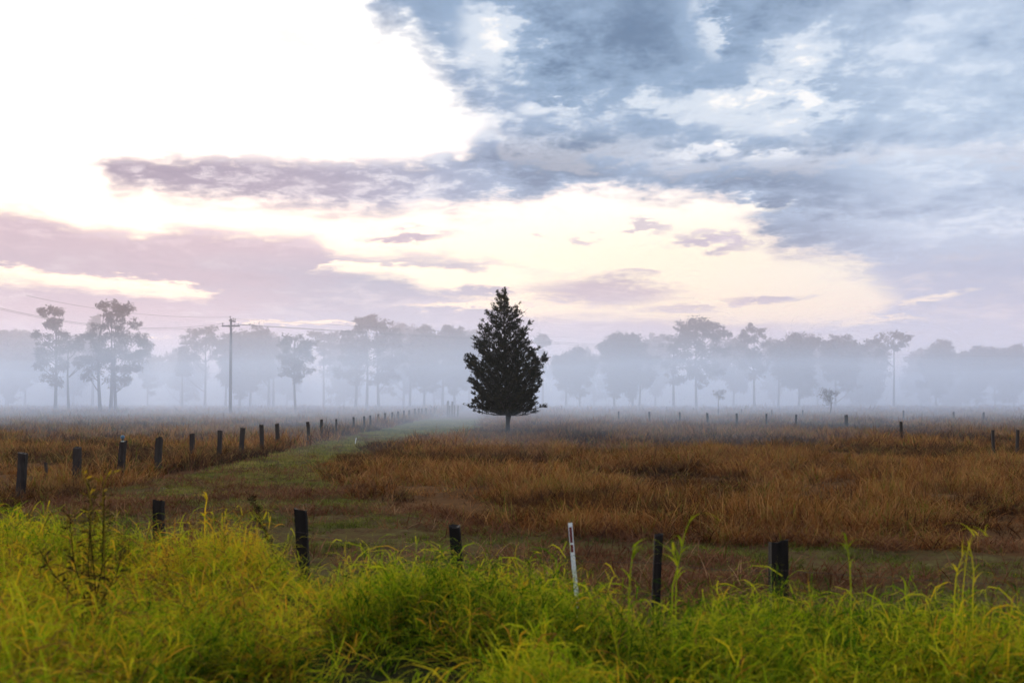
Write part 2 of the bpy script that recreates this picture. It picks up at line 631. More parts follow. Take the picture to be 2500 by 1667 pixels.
def in_field(x, y):
    """distance-like value, > 0 inside the standing grass to the right of the strip"""
    x, y = np.asarray(x, float), np.asarray(y, float)
    # right field: y beyond the near edge and x beyond the left edge
    nx, ny = EDGE[:9, 0][::-1], EDGE[:9, 1][::-1]
    ynear = np.interp(x, nx, ny)
    lx, ly = EDGE[8:, 0], EDGE[8:, 1]
    xleft = np.interp(y, ly, lx)
    w = (fbm(x, y, 0.6, 5) - 0.5) * 1.6 - 0.25
    return np.minimum(y - ynear, (x - xleft) * 1.0) + w


def near_fence_y(x):
    return np.interp(x, [-16, -4.0, -2.1, -0.5, 1.2, 2.1, 12], [14.5, 10.9, 10.1, 8.9, 8.2, 7.9, 7.0])


def verge_s(x, y):
    """1 on the raised roadside verge, 0 in the paddock"""
    return sstep(near_fence_y(x) - 0.1 - y + (fbm(x, y, 0.8, 9) - 0.5) * 0.8, -0.55, 2.2)


def height(x, y):
    x, y = np.asarray(x, float), np.asarray(y, float)
    z = (fbm(x, y, 0.05, 2, 3) - 0.5) * 0.25 * sstep(y, 15, 60)
    rough = (fbm(x, y, 1.6, 4, 3) - 0.5) * 0.12 + (vnoise(x * 0.6, y, 3.4, 8) - 0.5) * 0.05
    s = verge_s(x, y)
    left = sstep(-x, -1.2, 1.8)
    return z + rough * (1 - s) * sstep(y, 6, 9) + s * (0.51 + 0.13 * left + 0.10 * sstep(x, 1.5, 4.0)) + (fbm(x, y, 0.9, 6, 3) - 0.5) * 0.16 * s


def build_ground():
    near = np.arange(-16, 16.01, 0.22)
    g = [16.0]
    while g[-1] < 900:
        g.append(g[-1] + max(0.3, (g[-1] - 16) * 0.09 + 0.3))
    g = np.array(g[1:])
    xs = np.concatenate([-g[::-1], near, g])
    yn = np.arange(-6, 34.01, 0.22)
    h = [34.0]
    while h[-1] < 1000:
        h.append(h[-1] + max(0.3, (h[-1] - 34) * 0.07 + 0.3))
    b = [-6.0]
    while b[-1] > -60:
        b.append(b[-1] - max(0.5, (-b[-1] - 6) * 0.3 + 0.5))
    ys = np.concatenate([np.array(b[1:])[::-1], yn, np.array(h[1:])])
    X, Y = np.meshgrid(xs, ys)
    Z = height(X, Y)
    nx, ny = len(xs), len(ys)
    idx = np.arange(nx * ny).reshape(ny, nx)
    f = np.stack([idx[:-1, :-1], idx[:-1, 1:], idx[1:, 1:], idx[1:, :-1]], -1).reshape(-1, 4)
    fld = in_field(X, Y)
    mown = (1 - sstep(fld, -0.3, 0.5)) * sstep(X - FX - 0.9, 0, 0.9) * sstep(150 - Y, 0, 60)
    me = mk_mesh('ground', np.c_[X.ravel(), Y.ravel(), Z.ravel()], f, M_GROUND,
                 {'mown': ('FLOAT', mown), 'verge': ('FLOAT', verge_s(X, Y))}, smooth=True)
    o = link('ground', me)
    tag(o, kind='structure')


build_ground()

# ------------------------------------------------------------------ grass


def tuft(name, mat, n, hgt, wid, radius, tilt, droop, seed, segs=4, hvar=0.4, head=False, twist=1.0):
    """a clump of curved tapering blades, base at the origin"""
    r = np.random.default_rng(seed)
    V, Fc, A, B = [], [], [], []
    base = 0
    for i in range(n):
        L = hgt * (1 - hvar * r.random())
        w = wid * (0.7 + 0.6 * r.random())
        ph = r.random() * 2 * math.pi
        rr = radius * math.sqrt(r.random())
        a0 = r.random() * 2 * math.pi
        p = np.array([rr * math.cos(a0), rr * math.sin(a0), -0.03])
        th = tilt * (0.2 + 1.1 * r.random())
        dr = droop * (0.3 + 1.2 * r.random())
        bl = r.random()
        tw = ph + math.pi / 2 + (r.random() - 0.5) * 2.4 * twist
        sd = np.array([math.cos(tw), math.sin(tw), (r.random() - .5) * 0.5])
        step = L / segs
        for k in range(segs + 1):
            t = k / segs
            if head:
                ww = w * (0.5 if t < 0.72 else (1.9 if t < 0.95 else 0.3))
            else:
                ww = w * (0.75 + 0.5 * t - 1.15 * t ** 3)
            V.append(p - sd * ww / 2)
            V.append(p + sd * ww / 2)
            A += [t, t]
            B += [bl, bl]
            ang = th + dr * ((k + 0.5) / segs) ** 1.5
            p = p + step * np.array([math.sin(ang) * math.cos(ph), math.sin(ang) * math.sin(ph), math.cos(ang)])
        for k in range(segs):
            a = base + 2 * k
            Fc.append((a, a + 1, a + 3, a + 2))
        base += 2 * (segs + 1)
    me = mk_mesh(name, np.array(V), np.array(Fc), mat, {'along': ('FLOAT', A), 'blade': ('FLOAT', B)})
    return bpy.data.objects.new(name, me)


def leafy(name, mat, nstem, hgt, leaves, llen, wid, radius, seed):
    """runner grass: leaning stems with arching leaves on both sides"""
    r = np.random.default_rng(seed)
    V, Fc, A, B = [], [], [], []

    def strip(p, d0, L, w, dro, segs, bl, flat):
        base = len(V)
        d = d0 / np.linalg.norm(d0)
        sd = np.cross(d, np.array([0, 0, 1.0])) + (r.random(3) - .5) * .8 * flat
        sd /= np.linalg.norm(sd) + 1e-6
        for k in range(segs + 1):
            t = k / segs
            ww = w * (.45 + 1.4 * t - 1.8 * t * t) if t < .98 else w * .04
            V.append(p - sd * ww / 2)
            V.append(p + sd * ww / 2)
            A.extend((t, t))
            B.extend((bl, bl))
            p = p + d * L / segs
            d = d + np.array([0, 0, -dro / segs])
            d /= np.linalg.norm(d)
        for k in range(segs):
            a = base + 2 * k
            Fc.append((a, a + 1, a + 3, a + 2))
    for i in range(nstem):
        ph, rr = r.random() * 6.283, radius * math.sqrt(r.random())
        p = np.array([rr * math.cos(ph), rr * math.sin(ph), -.03])
        az = r.random() * 6.283
        ti = .12 + .5 * r.random()
        d = np.array([math.sin(ti) * math.cos(az), math.sin(ti) * math.sin(az), math.cos(ti)])
        H = hgt * (.5 + .6 * r.random())
        bl0 = r.random()
        strip(p, d, H, .0055, .25, 2, bl0, .2)
        for k in range(leaves):
            t = .25 + .75 * (k + r.random() * .6) / leaves
            q = p + d * H * t - np.array([0, 0, .12 * H * t * t])
            a2 = az + k * 2.6 + (r.random() - .5) * 1.6
            up = .35 + 1.0 * r.random()
            strip(q, np.array([math.cos(a2), math.sin(a2), up]), llen * (.55 + .8 * r.random()), wid * (.7 + .6 * r.random()), 0.6 + 1.5 * r.random(), 3, np.clip(bl0 * .45 + .55 * r.random(), 0, 1), 1.0)
    me = mk_mesh(name, np.array(V), np.array(Fc), mat, {'along': ('FLOAT', A), 'blade': ('FLOAT', B)})
    return bpy.data.objects.new(name, me)


def scatter(name, templates, pts, rotz, scale, tint, lean=None):
    """one grass object: clumps instanced on the given points"""
    n = len(pts)
    me = bpy.data.meshes.new(name)
    me.vertices.add(n)
    me.vertices.foreach_set('co', np.asarray(pts, np.float32).ravel())
    rot = np.zeros((n, 3), np.float32)
    rot[:, 2] = rotz
    if lean is not None:
        rot[:, 0] = lean[:, 0]
        rot[:, 1] = lean[:, 1]
    var = np.random.default_rng(len(pts)).integers(0, len(templates), n)
    for an, typ, arr in (('rot', 'FLOAT_VECTOR', rot), ('scl', 'FLOAT_VECTOR', scale), ('tint', 'FLOAT', tint)):
        a = me.attributes.new(an, typ, 'POINT')
        a.data.foreach_set('vector' if typ == 'FLOAT_VECTOR' else 'value', np.asarray(arr, np.float32).ravel())
    a = me.attributes.new('var', 'INT', 'POINT')
    a.data.foreach_set('value', var.astype(np.int32))
    o = link(name, me)
    ng = bpy.data.node_groups.new(name, 'GeometryNodeTree')
    ng.interface.new_socket('Geometry', in_out='INPUT', socket_type='NodeSocketGeometry')
    ng.interface.new_socket('Geometry', in_out='OUTPUT', socket_type='NodeSocketGeometry')
    gi = ng.nodes.new('NodeGroupInput')
    go = ng.nodes.new('NodeGroupOutput')
    jn = ng.nodes.new('GeometryNodeJoinGeometry')

    def named(nm, typ):
        q = ng.nodes.new('GeometryNodeInputNamedAttribute')
        q.data_type = typ
        q.inputs['Name'].default_value = nm
        return q.outputs[0]
    rot_s, scl_s, var_s = named('rot', 'FLOAT_VECTOR'), named('scl', 'FLOAT_VECTOR'), named('var', 'INT')
    e2r = ng.nodes.new('FunctionNodeEulerToRotation')
    ng.links.new(rot_s, e2r.inputs[0])
    for i, tmpl in enumerate(templates):
        oi = ng.nodes.new('GeometryNodeObjectInfo')
        oi.inputs['Object'].default_value = tmpl
        ip = ng.nodes.new('GeometryNodeInstanceOnPoints')
        cmp_ = ng.nodes.new('FunctionNodeCompare')
        cmp_.data_type = 'INT'
        cmp_.operation = 'EQUAL'
        ng.links.new(var_s, cmp_.inputs[2])
        cmp_.inputs[3].default_value = i
        ng.links.new(gi.outputs[0], ip.inputs['Points'])
        ng.links.new(cmp_.outputs[0], ip.inputs['Selection'])
        ng.links.new(oi.outputs['Geometry'], ip.inputs['Instance'])
        ng.links.new(e2r.outputs[0], ip.inputs['Rotation'])
        ng.links.new(scl_s, ip.inputs['Scale'])
        ng.links.new(ip.outputs[0], jn.inputs[0])
    ng.links.new(jn.outputs[0], go.inputs[0])
    md = o.modifiers.new('clumps', 'NODES')
    md.node_group = ng
    return o


def plant(name, templates, mat, pts, rotz, scale, tint, lean):
    """like scatter, but every blade is written into the mesh itself"""
    r = np.random.default_rng(1)
    var = r.integers(0, len(templates), len(pts))
    VV, FF, AA, BB, TT, base = [], [], [], [], [], 0
    for i, t in enumerate(templates):
        me = t.data
        nv, nf = len(me.vertices), len(me.polygons)
        co = np.empty(nv * 3, np.float32)
        me.vertices.foreach_get('co', co)
        co = co.reshape(-1, 3)
        fi = np.empty(nf * 4, np.int32)
        me.loops.foreach_get('vertex_index', fi)
        al, bl = np.empty(nv, np.float32), np.empty(nv, np.float32)
        me.attributes['along'].data.foreach_get('value', al)
        me.attributes['blade'].data.foreach_get('value', bl)
        w = np.where(var == i)[0]
        k = len(w)
        c = co[None] * scale[w][:, None, :]
        for ax, (p, q) in ((0, (1, 2)), (1, (2, 0))):
            a = lean[w, ax][:, None]
            cp_, cq = c[:, :, p].copy(), c[:, :, q].copy()
            c[:, :, p] = cp_ * np.cos(a) - cq * np.sin(a)
            c[:, :, q] = cp_ * np.sin(a) + cq * np.cos(a)
        a = rotz[w][:, None]
        cx, cy = c[:, :, 0].copy(), c[:, :, 1].copy()
        c[:, :, 0] = cx * np.cos(a) - cy * np.sin(a)
        c[:, :, 1] = cx * np.sin(a) + cy * np.cos(a)
        c = c + pts[w][:, None, :]
        VV.append(c.reshape(-1, 3))
        FF.append((fi.reshape(1, -1, 4) + (np.arange(k) * nv)[:, None, None] + base).reshape(-1, 4))
        base += k * nv
        AA.append(np.tile(al, k))
        BB.append(np.tile(bl, k))
        TT.append(np.repeat(tint[w], nv))
    me = mk_mesh(name, np.vstack(VV), np.vstack(FF), mat, {'along': ('FLOAT', np.concatenate(AA)), 'blade': ('FLOAT', np.concatenate(BB)), 'tint': ('FLOAT', np.concatenate(TT))})
    return link(name, me)


def frustum_points(d0, d1, density, seed, margin=1.12, extra=1.5):
    """random ground points between two distances, as wide as the view and a step more"""
    r = np.random.default_rng(seed)
    hw = 0.5143 * margin
    area = hw * (d1 ** 2 - d0 ** 2) + 2 * extra * (d1 - d0)
    n = int(area * density)
    d = np.sqrt(r.random(n) * (d1 ** 2 - d0 ** 2) + d0 ** 2)
    x = (r.random(n) * 2 - 1) * (hw * d + extra)
    return x, d, r


def build_field():
    zones = [(12.5, 24, 30, 1.0, 0.010, 0), (24, 42, 16, 1.05, 0.014, 1), (42, 75, 7.5, 1.15, 0.020, 2), (75, 130, 2.8, 1.35, 0.032, 3), (130, 240, .8, 1.8, 0.06, 4)]
    for d0, d1, dens, sc, wid, k in zones:
        tm = []
        for v in range(4):
            tm.append(tuft(f'dry_tuft', M_DRY, 20, 0.62, wid, 0.17 if k < 2 else 0.30, 0.55, 1.1, 100 + k * 10 + v, segs=3, hvar=0.55, head=(v % 2 == 0)))
        x, y, r = frustum_points(d0, d1, dens, 30 + k)
        fld = in_field(x, y)
        leftfield = (x < FX - 0.7)
        edge = (np.abs(x - FX) < 1.0 + (fbm(x, y, 0.5, 3) - .5) * 1.2)
        cl = fbm(x, y, 0.9, 7, 3)
        big = fbm(x, y, 0.16, 12, 3)
        keep = (fld > 0) | leftfield | (edge & (y > 17))
        # bare and trampled hollows between clumps
        hollow = sstep(fbm(x, y, 0.45, 21, 3), 0.48, 0.36)
        keep &= r.random(len(x)) > hollow * 0.9
        lowleft = leftfield & (y < 31 + (fbm(x, y, .3, 2) - .5) * 10)
        keep &= ~(lowleft & (r.random(len(x)) < 0.45))
        x, y = x[keep], y[keep]
        fld, cl, big, hollow, lf, ed, low = fld[keep], cl[keep], big[keep], hollow[keep], leftfield[keep], edge[keep], lowleft[keep]
        n = len(x)
        z = height(x, y)
        hs = sc * (0.35 + 1.25 * cl) * (0.75 + 0.5 * r.random(n))
        hs *= np.where(ed, 1.25, 1.0) * np.where(low, 0.5, 1.0) * (1 - 0.45 * hollow)
        hs *= np.where((fld > 0) & (fld < 1.2), 0.75, 1.0)
        hs *= np.where((np.abs(x + .2) < 2.5) & (y > 47) & (y < 63), 0.6, 1.0)
        ws = sc * (0.9 + 0.4 * r.random(n))
        scale = np.c_[ws, ws, hs]
        tint = -0.10 + 1.05 * fbm(x, y, 0.8, 15, 3) + 0.6 * (big - 0.5) + (r.random(n) - .5) * 0.42
        tint = np.where(ed, tint - 0.10, tint)
        green = r.random(n) < np.where(lf, 0.16, 0.07)
        tint = np.where(green, 0.93 + 0.1 * r.random(n), np.clip(tint, 0.02, 0.86))
        patch = sstep(fbm(x, y, .20, 91, 3), .52, .64)
        tint = np.where(green, tint, np.clip(tint - .38 * patch, 0.0, .86))
        scale[:, 2] *= 1 - .3 * patch
        pale = r.random(n) < (0.10 + 0.12 * sstep(big, .5, .65)) * (1 - patch)
        tint = np.where(pale & ~green, 0.74 + 0.12 * r.random(n), tint)
        scale[:, 2] *= np.where(pale, 1.18, 1.0)
        lean = np.c_[(r.random(n) - .5) * 0.5, (r.random(n) - .5) * 0.5 + 0.05]
        o = scatter('field_grass', tm, np.c_[x, y, z], r.random(n) * 6.283, scale, tint, lean)
        tag(o, ['dry brown standing grass nearest the mown strip', 'dry brown standing grass in the near paddock', 'dry brown grass around the lone tree',
                'dry pinkish grass beyond the lone tree', 'far dry grass fading into the fog'][k], 'grass', kind='stuff')


build_field()


def build_strip():
    # short green regrowth
    tm = [tuft('short_tuft', M_SHORT, 16, 0.11, 0.009, 0.10, 0.7, 0.8, 300 + v, segs=2) for v in range(3)]
    tw = [tuft('short_tuft', M_SHORT, 14, 0.11, 0.016, 0.16, 0.5, 0.5, 310 + v, segs=2) for v in range(3)]
    for k, (d0, d1, dens, tt) in enumerate(((7.5, 30, 60, tm), (30, 110, 9, tw))):
        x, y, r = frustum_points(d0, d1, dens, 60 + k)
        keep = (in_field(x, y) < 0.4) & (x > FX + 1.0) & (verge_s(x, y) < 0.5)
        keep &= (r.random(len(x)) < sstep(fbm(x, y, 1.1, 31, 3) + 0.26 * sstep(y, 16, 28), 0.40, 0.56))
        x, y = x[keep], y[keep]
        n = len(x)
        s = (0.7 + 0.8 * r.random(n)) * (1 + k * .4)
        o = scatter('mown_grass', tt, np.c_[x, y, height(x, y)], r.random(n) * 6.283, np.c_[s, s, s], 0.15 + 0.6 * fbm(x, y, 0.8, 33, 3) + 0.35 * (r.random(n) - .3) - 0.22 * sstep(y, 22, 15))
        tag(o, ['short green regrowth on the mown strip near the posts', 'short green grass along the mown track beside the fence'][k], 'grass', kind='stuff')
    # cut stalks lying in rows
    hm = []
    for v in range(4):
        hm.append(tuft('hay_wisp', M_HAY, 26, 0.36, 0.011, 0.26, 1.45, 0.45, 330 + v, segs=3, hvar=0.6))
    x, y, r = frustum_points(7.5, 60, 20, 66)
    row = fbm(x * 0.35, y, 0.9, 41, 3)
    keep = (in_field(x, y) < 0.9) & (x > FX + 1.0) & (verge_s(x, y) < 0.6) & (r.random(len(x)) < (sstep(row - 0.10 * sstep(y, 20, 34), 0.43, 0.58) * 0.9 + 0.08) * (1 - .8 * sstep(y, 21, 32)))
    x, y = x[keep], y[keep]
    n = len(x)
    s = 0.7 + 0.7 * r.random(n)
    o = scatter('cut_hay', hm, np.c_[x, y, height(x, y) + 0.05], r.random(n) * 6.283, np.c_[s, s, s * .8], 0.02 + 0.35 * r.random(n) + 0.55 * fbm(x, y, 1.5, 47, 2))
    tag(o, 'reddish brown cut stalks lying on the mown strip', 'hay', kind='stuff')


build_strip()


def build_verge():
    tm = [leafy('verge_tuft', M_GREEN, 8, 0.66, 7, 0.21, 0.0095, 0.13, 400 + v) for v in range(5)]
    tm += [tuft('verge_tuft', M_GREEN, 22, 0.68, 0.008, 0.11, 0.5, 1.5, 420 + v, segs=4, hvar=0.55) for v in range(2)]
    r = np.random.default_rng(77)
    n = 10500
    y = 2.6 + 9.2 * r.random(n)
    x = (r.random(n) * 2 - 1) * (0.58 * y + 0.9)
    s = verge_s(x, y)
    cl = sstep(fbm(x, y, 1.25, 51, 3), 0.36, 0.62)
    keep = (s > 0.12) & (r.random(n) < 0.05 + 0.93 * cl)
    x, y, s, cl = x[keep], y[keep], s[keep], cl[keep]
    n = len(x)
    hs = (0.38 + 0.62 * cl) * (0.7 + 0.5 * r.random(n)) * (0.6 + 0.4 * s)
    ws = 0.75 + 0.35 * r.random(n)
    tint = -0.36 + 1.35 * fbm(x, y, 1.1, 55, 3) + 0.75 * (r.random(n) - .5) + 0.16 * sstep(-x, -0.3, 2.5) - 0.10 * sstep(x, 0, 2)
    dead = r.random(n) < 0.09 + 0.10 * sstep(-x, 1, 3)
    tint = np.where(dead, 0.95, tint)
    o = plant('verge_grass', tm, M_GREEN, np.c_[x, y, height(x, y)], r.random(n) * 6.283, np.c_[ws, ws, hs], np.clip(tint, 0.0, 1.0),
                np.c_[(r.random(n) - .5) * 0.4, (r.random(n) - .5) * 0.4 + 0.12])
    tag(o, 'long bright green and yellow grass along the roadside verge', 'grass', kind='stuff')


build_verge()

# ------------------------------------------------------------------ posts
ORD = ['nearest', 'second nearest', 'third nearest', 'fourth nearest', 'fifth nearest', 'sixth nearest', 'seventh nearest', 'eighth nearest', 'ninth nearest', 'tenth nearest']


def ordinal(i):
    if i < 10:
        return ORD[i]
    k = i + 1
    suf = 'th' if 10 <= k % 100 <= 20 else {1: 'st', 2: 'nd', 3: 'rd'}.get(k % 10, 'th')
    return f'{k}{suf} nearest'


def post(loc, top_z, w, lean=(0.0, 0.0), mat=None, seed=0, depth=0.9, notch=False, taper=0.0):
    """split timber post: uneven sides, hollowed faces, a cut or worn top"""
    r = np.random.default_rng(seed)
    seg, rings = 12, 9
    zb, zt = -0.3, top_z
    th = np.linspace(0, 2 * math.pi, seg, endpoint=False) + 0.26
    sq = 1.0 / np.maximum(np.abs(np.cos(th)), np.abs(np.sin(th))) ** 0.75
    side = sq * (1 + (r.random(seg) - .5) * 0.16)
    V, Fc = [], []
    bow = (r.random(2) - .5) * 0.05
    for i in range(rings):
        t = i / (rings - 1)
        zz = zb + (zt - zb) * t
        ww = w / 2 * (1 + (r.random() - .5) * 0.07 + taper * (t - 0.5))
        rad = ww * side * (1 + (r.random(seg) - .5) * 0.06)
        cx, cy = lean[0] * zz + bow[0] * math.sin(3.1 * t), lean[1] * zz + bow[1] * math.sin(3.1 * t)
        for k in range(seg):
            dz = 0
            if i == rings - 1:
                dz = (math.cos(th[k] + seed) * 0.25 + (r.random() - .5) * 0.3) * w * 0.45
                if notch and math.cos(th[k] - 1.2) > 0.3:
                    dz -= w * 0.5
            V.append((cx + rad[k] * math.cos(th[k]), cy + rad[k] * math.sin(th[k]) * depth, zz + dz))
    for i in range(rings - 1):
        for k in range(seg):
            k2 = (k + 1) % seg
            Fc.append((i * seg + k, i * seg + k2, (i + 1) * seg + k2, (i + 1) * seg + k))
    c = len(V)
    V.append((lean[0] * zt, lean[1] * zt, zt - 0.015))
    fl = [list(q) for q in Fc] + [[(rings - 1) * seg + k, (rings - 1) * seg + (k + 1) % seg, c] for k in range(seg)]
    me = bpy.data.meshes.new('fence_post')
    me.from_pydata([tuple(map(float, v)) for v in V], [], fl)
    me.materials.append(mat or M_POST)
    me.update()
    return link('fence_post', me, loc=loc)


def build_posts():
    r = np.random.default_rng(5)
    # roadside fence, close to the camera: px of the top, row of the top, width in px, lean
    near = [(385, 1222, 25, 0.02, False, 'short blackened post almost lost in the green grass at the left'),
            (733, 1243, 26, 0.07, True, 'black post tapering downward beside the leaning dark seed head'),
            (1109, 1284, 27, 0.06, False, 'black post left of the white marker stake'),
            (1609, 1305, 20, -0.03, False, 'thin black post right of the white marker stake'),
            (1900, 1320, 42, -0.03, True, 'thick black post with a notched top, stoutest by the roadside grass')]
    tops = []
    for i, (px, py, wpx, ln, notch, lab) in enumerate(near):
        x0 = None
        d = {385: 10.9, 733: 10.1, 1109: 8.95, 1609: 8.2, 1900: 7.85}[px]
        p = P(px, py, d)
        g = float(height(p[0], p[1]))
        h = p[2] - g
        o = post((p[0] - (-ln) * h, p[1], g), h, wpx / F * d, (-ln, 0.02), M_CHAR, 40 + i, notch=notch, taper=0.25 if i == 1 else 0.0)
        tag(o, lab, 'fence post', 'roadside fence posts')
        tops.append((p[0], p[1], p[2]))
    # two strands of wire between them
    M_WIRE = plain_mat('rusty_wire', (0.035, 0.025, 0.022), 0.6, 0.5)
    for j, dz in enumerate((-0.22, -0.48)):
        b = MB()
        pts = []
        full = [(-9.5, 12.8, 1.05 + CAMH * 0)] + tops + [(6.5, 7.3, 0.95)]
        for a, c in zip(full[:-1], full[1:]):
            for t in np.linspace(0, 1, 9)[:-1]:
                q = np.array(a) * (1 - t) + np.array(c) * t
                q[2] += dz - 0.10 * t * (1 - t)
                q[1] -= 0.07
                pts.append(q)
        b.tube(pts, 0.0016, 4, cap=False)
        o = link('fence_wire', b.mesh('fence_wire', M_WIRE))
        tag(o, ['upper thin dark wire strung between the black roadside posts', 'lower thin dark wire strung between the black roadside posts'][j], 'wire', 'roadside fence wires')
    # long fence running away beside the mown strip
    left = [(57, 1106, 19, -0.08), (189, 1092, 16, -0.04), (301, 1077, 15, -0.06), (389, 1067, 15, -0.05), (469, 1059, 11, 0.0), (537, 1051, 11, -0.08), (593, 1044, 11, -0.07),
            (638, 1037, 10, 0.0), (676, 1034, 9, 0.0), (751, 1029, 8, 0.04), (785, 1024, 7, 0.0), (821, 1023, 4.5, 0.0), (863, 1018, 5, 0.0), (889, 1016, 5, 0.02), (904, 1014, 4.5, 0.0), (924, 1010, 5, -0.02),
            (940, 1008, 5.5, 0), (958, 1006, 4.5, 0), (972, 1004, 5, 0), (986, 1002, 4.5, .03), (999, 1001, 4.5, -.04), (1013, 997, 5, 0), (1022, 997, 4.5, 0), (1030, 997, 4, 0), (1040, 996, 5, 0), (1052, 1000, 3.5, 0.0), (1061, 995, 3.5, 0.02)]
    n = 0
    for i, (px, py, wpx, ln) in enumerate(left):
        d = -FX * F / (1250 - px)
        d = min(d, 132)
        p = P(px, py, d)
        g = float(height(p[0], p[1]))
        h = p[2] - g
        o = post((p[0] + ln * h * 0.9, p[1], g), h, max(0.10, wpx / F * d), (-ln * .9, 0.0), M_POST, 60 + i, notch=(i % 6 == 3))
        lab = f'{ordinal(i)} dark timber post in the row beside the mown track'
        if i == 0:
            lab = 'tallest looking dark post at the far left, nearest of the row by the mown track'
        if i == 2:
            lab = 'leaning dark post carrying the small blue knob'
        tag(o, lab, 'fence post', 'posts of the fence beside the mown track')
        if i == 2:
            knob_at = p
    # stub left of the second post
    p = P(115, 1129, 24.5)
    g = float(height(p[0], p[1]))
    tag(post((p[0], p[1], g), p[2] - g, 0.06, (-0.06, 0), M_POST, 90), 'short thin stump between the two leftmost fence posts', 'fence post', 'posts of the fence beside the mown track')
    # taller gate posts where the row ends in the fog
    for i, (px, py) in enumerate(((1093, 979), (1104, 980))):
        p = P(px, py, 128)
        g = float(height(p[0], p[1]))
        tag(post((p[0], p[1], g), p[2] - g, 0.26, (0.02, 0), M_POST, 95 + i),
            ['left of two tall gate posts fading in the fog at the fence end', 'right of two tall gate posts fading in the fog beside the lone tree'][i], 'fence post', 'gate posts at the end of the track')
    for i, (px, py) in enumerate(((1098, 990), (1109, 989), (1118, 990))):
        p = P(px, py, 126)
        g = float(height(p[0], p[1]))
        tag(post((p[0], p[1], g), p[2] - g, 0.16, (0.01 * i, 0), M_POST, 105 + i),
            ['short foggy post between the two tall gate posts', 'short foggy post just right of the tall gate posts', 'faint short post closest to the lone tree at the fence end'][i], 'fence post', 'gate posts at the end of the track')
    # blue knob on a post
    kb = link('post_knob', None, loc=(knob_at[0] - .02, knob_at[1], knob_at[2] - 0.015))
    tag(kb, 'small rounded blue knob standing on top of the leaning fence post', 'knob')
    b = MB()
    b.lathe([(0.0, .185), (.03, .18), (.052, .155), (.058, .125), (.050, .095), (.034, .078), (0.0, .075)], (0, 0, 0), 14)
    link('cap', b.mesh('cap', plain_mat('blue_glaze', (0.035, 0.10, 0.17), 0.35), True), kb)
    b = MB()
    b.lathe([(.030, .082), (.026, .03), (.030, .022)], (0, 0, 0), 12)
    link('neck', b.mesh('neck', plain_mat('dark_neck', (0.02, 0.03, 0.035), 0.5), True), kb)
    b = MB()
    b.lathe([(.030, .026), (.042, .022), (.044, .0), (0.0, -.002)], (0, 0, 0), 12)
    link('base_ring', b.mesh('base_ring', plain_mat('pale_ring', (0.35, 0.40, 0.36), 0.6), True), kb)
    # fences across the paddock on the right
    right1 = [(1511, 1004, 4), (1585, 1005, 4.5), (1659, 1006, 4.5), (1727, 1008, 5), (1798, 1009, 5), (1872, 1010, 4), (1944, 1012, 4.5), (2065, 1013, 7), (2200, 1029, 5.5)]
    for i, (px, py, w) in enumerate(right1):
        d = 1.1 * F / (py - HZ)
        p = P(px, py, d)
        g = float(height(p[0], p[1]))
        lab = f'{["leftmost", "second", "third", "fourth", "fifth", "sixth", "seventh", "eighth", "ninth"][i]} thin post' + (' counted' if i else '') + ' from the left in the row right of the lone tree'
        if i == 7:
            lab = 'thickest post of the row across the brown paddock right of the tree'
        if i == 8:
            lab = 'single thin post in front of the row, between it and the right corner pair'
        tag(post((p[0], p[1], g), p[2] - g, max(0.13, w / F * d), (((i * 37) % 5 - 2) * .012, 0), M_POST, 120 + i), lab, 'fence post', 'posts across the brown paddock')
    for i, (px, py, w, ln) in enumerate(((2424, 1050, 6, 0.08), (2485, 1049, 6.5, 0.02))):
        p = P(px, py, 36)
        g = float(height(p[0], p[1]))
        h = p[2] - g
        tag(post((p[0] + ln * h, p[1], g), h, 0.10, (-ln, 0), M_POST, 140 + i), ['leaning dark post second from the right edge, standing in brown grass', 'upright dark post at the right edge, standing in brown grass'][i], 'fence post', 'posts across the brown paddock')
    right2 = [(1372, 991), (1495, 994), (1562, 994), (1628, 994), (1693, 995), (1754, 998), (1810, 998), (1884, 1000), (1960, 1001), (2206, 1002), (2329, 1005), (2401, 1006)]
    CNT = ['first', 'second', 'third', 'fourth', 'fifth', 'sixth', 'seventh', 'eighth', 'ninth', 'tenth', 'eleventh', 'twelfth']
    for i, (px, py) in enumerate(right2):
        d = min(1.15 * F / (py - HZ), 150)
        p = P(px, py, d)
        g = float(height(p[0], p[1]))
        k = len(right2) - i
        lab = f'{CNT[i]} faint post from the lone tree in the farther foggy row'
        tag(post((p[0], p[1], g), p[2] - g, 0.15, (((i * 29) % 5 - 2) * .012, 0), M_POST, 160 + i), lab, 'fence post', 'faint far posts in the fog')


build_posts()


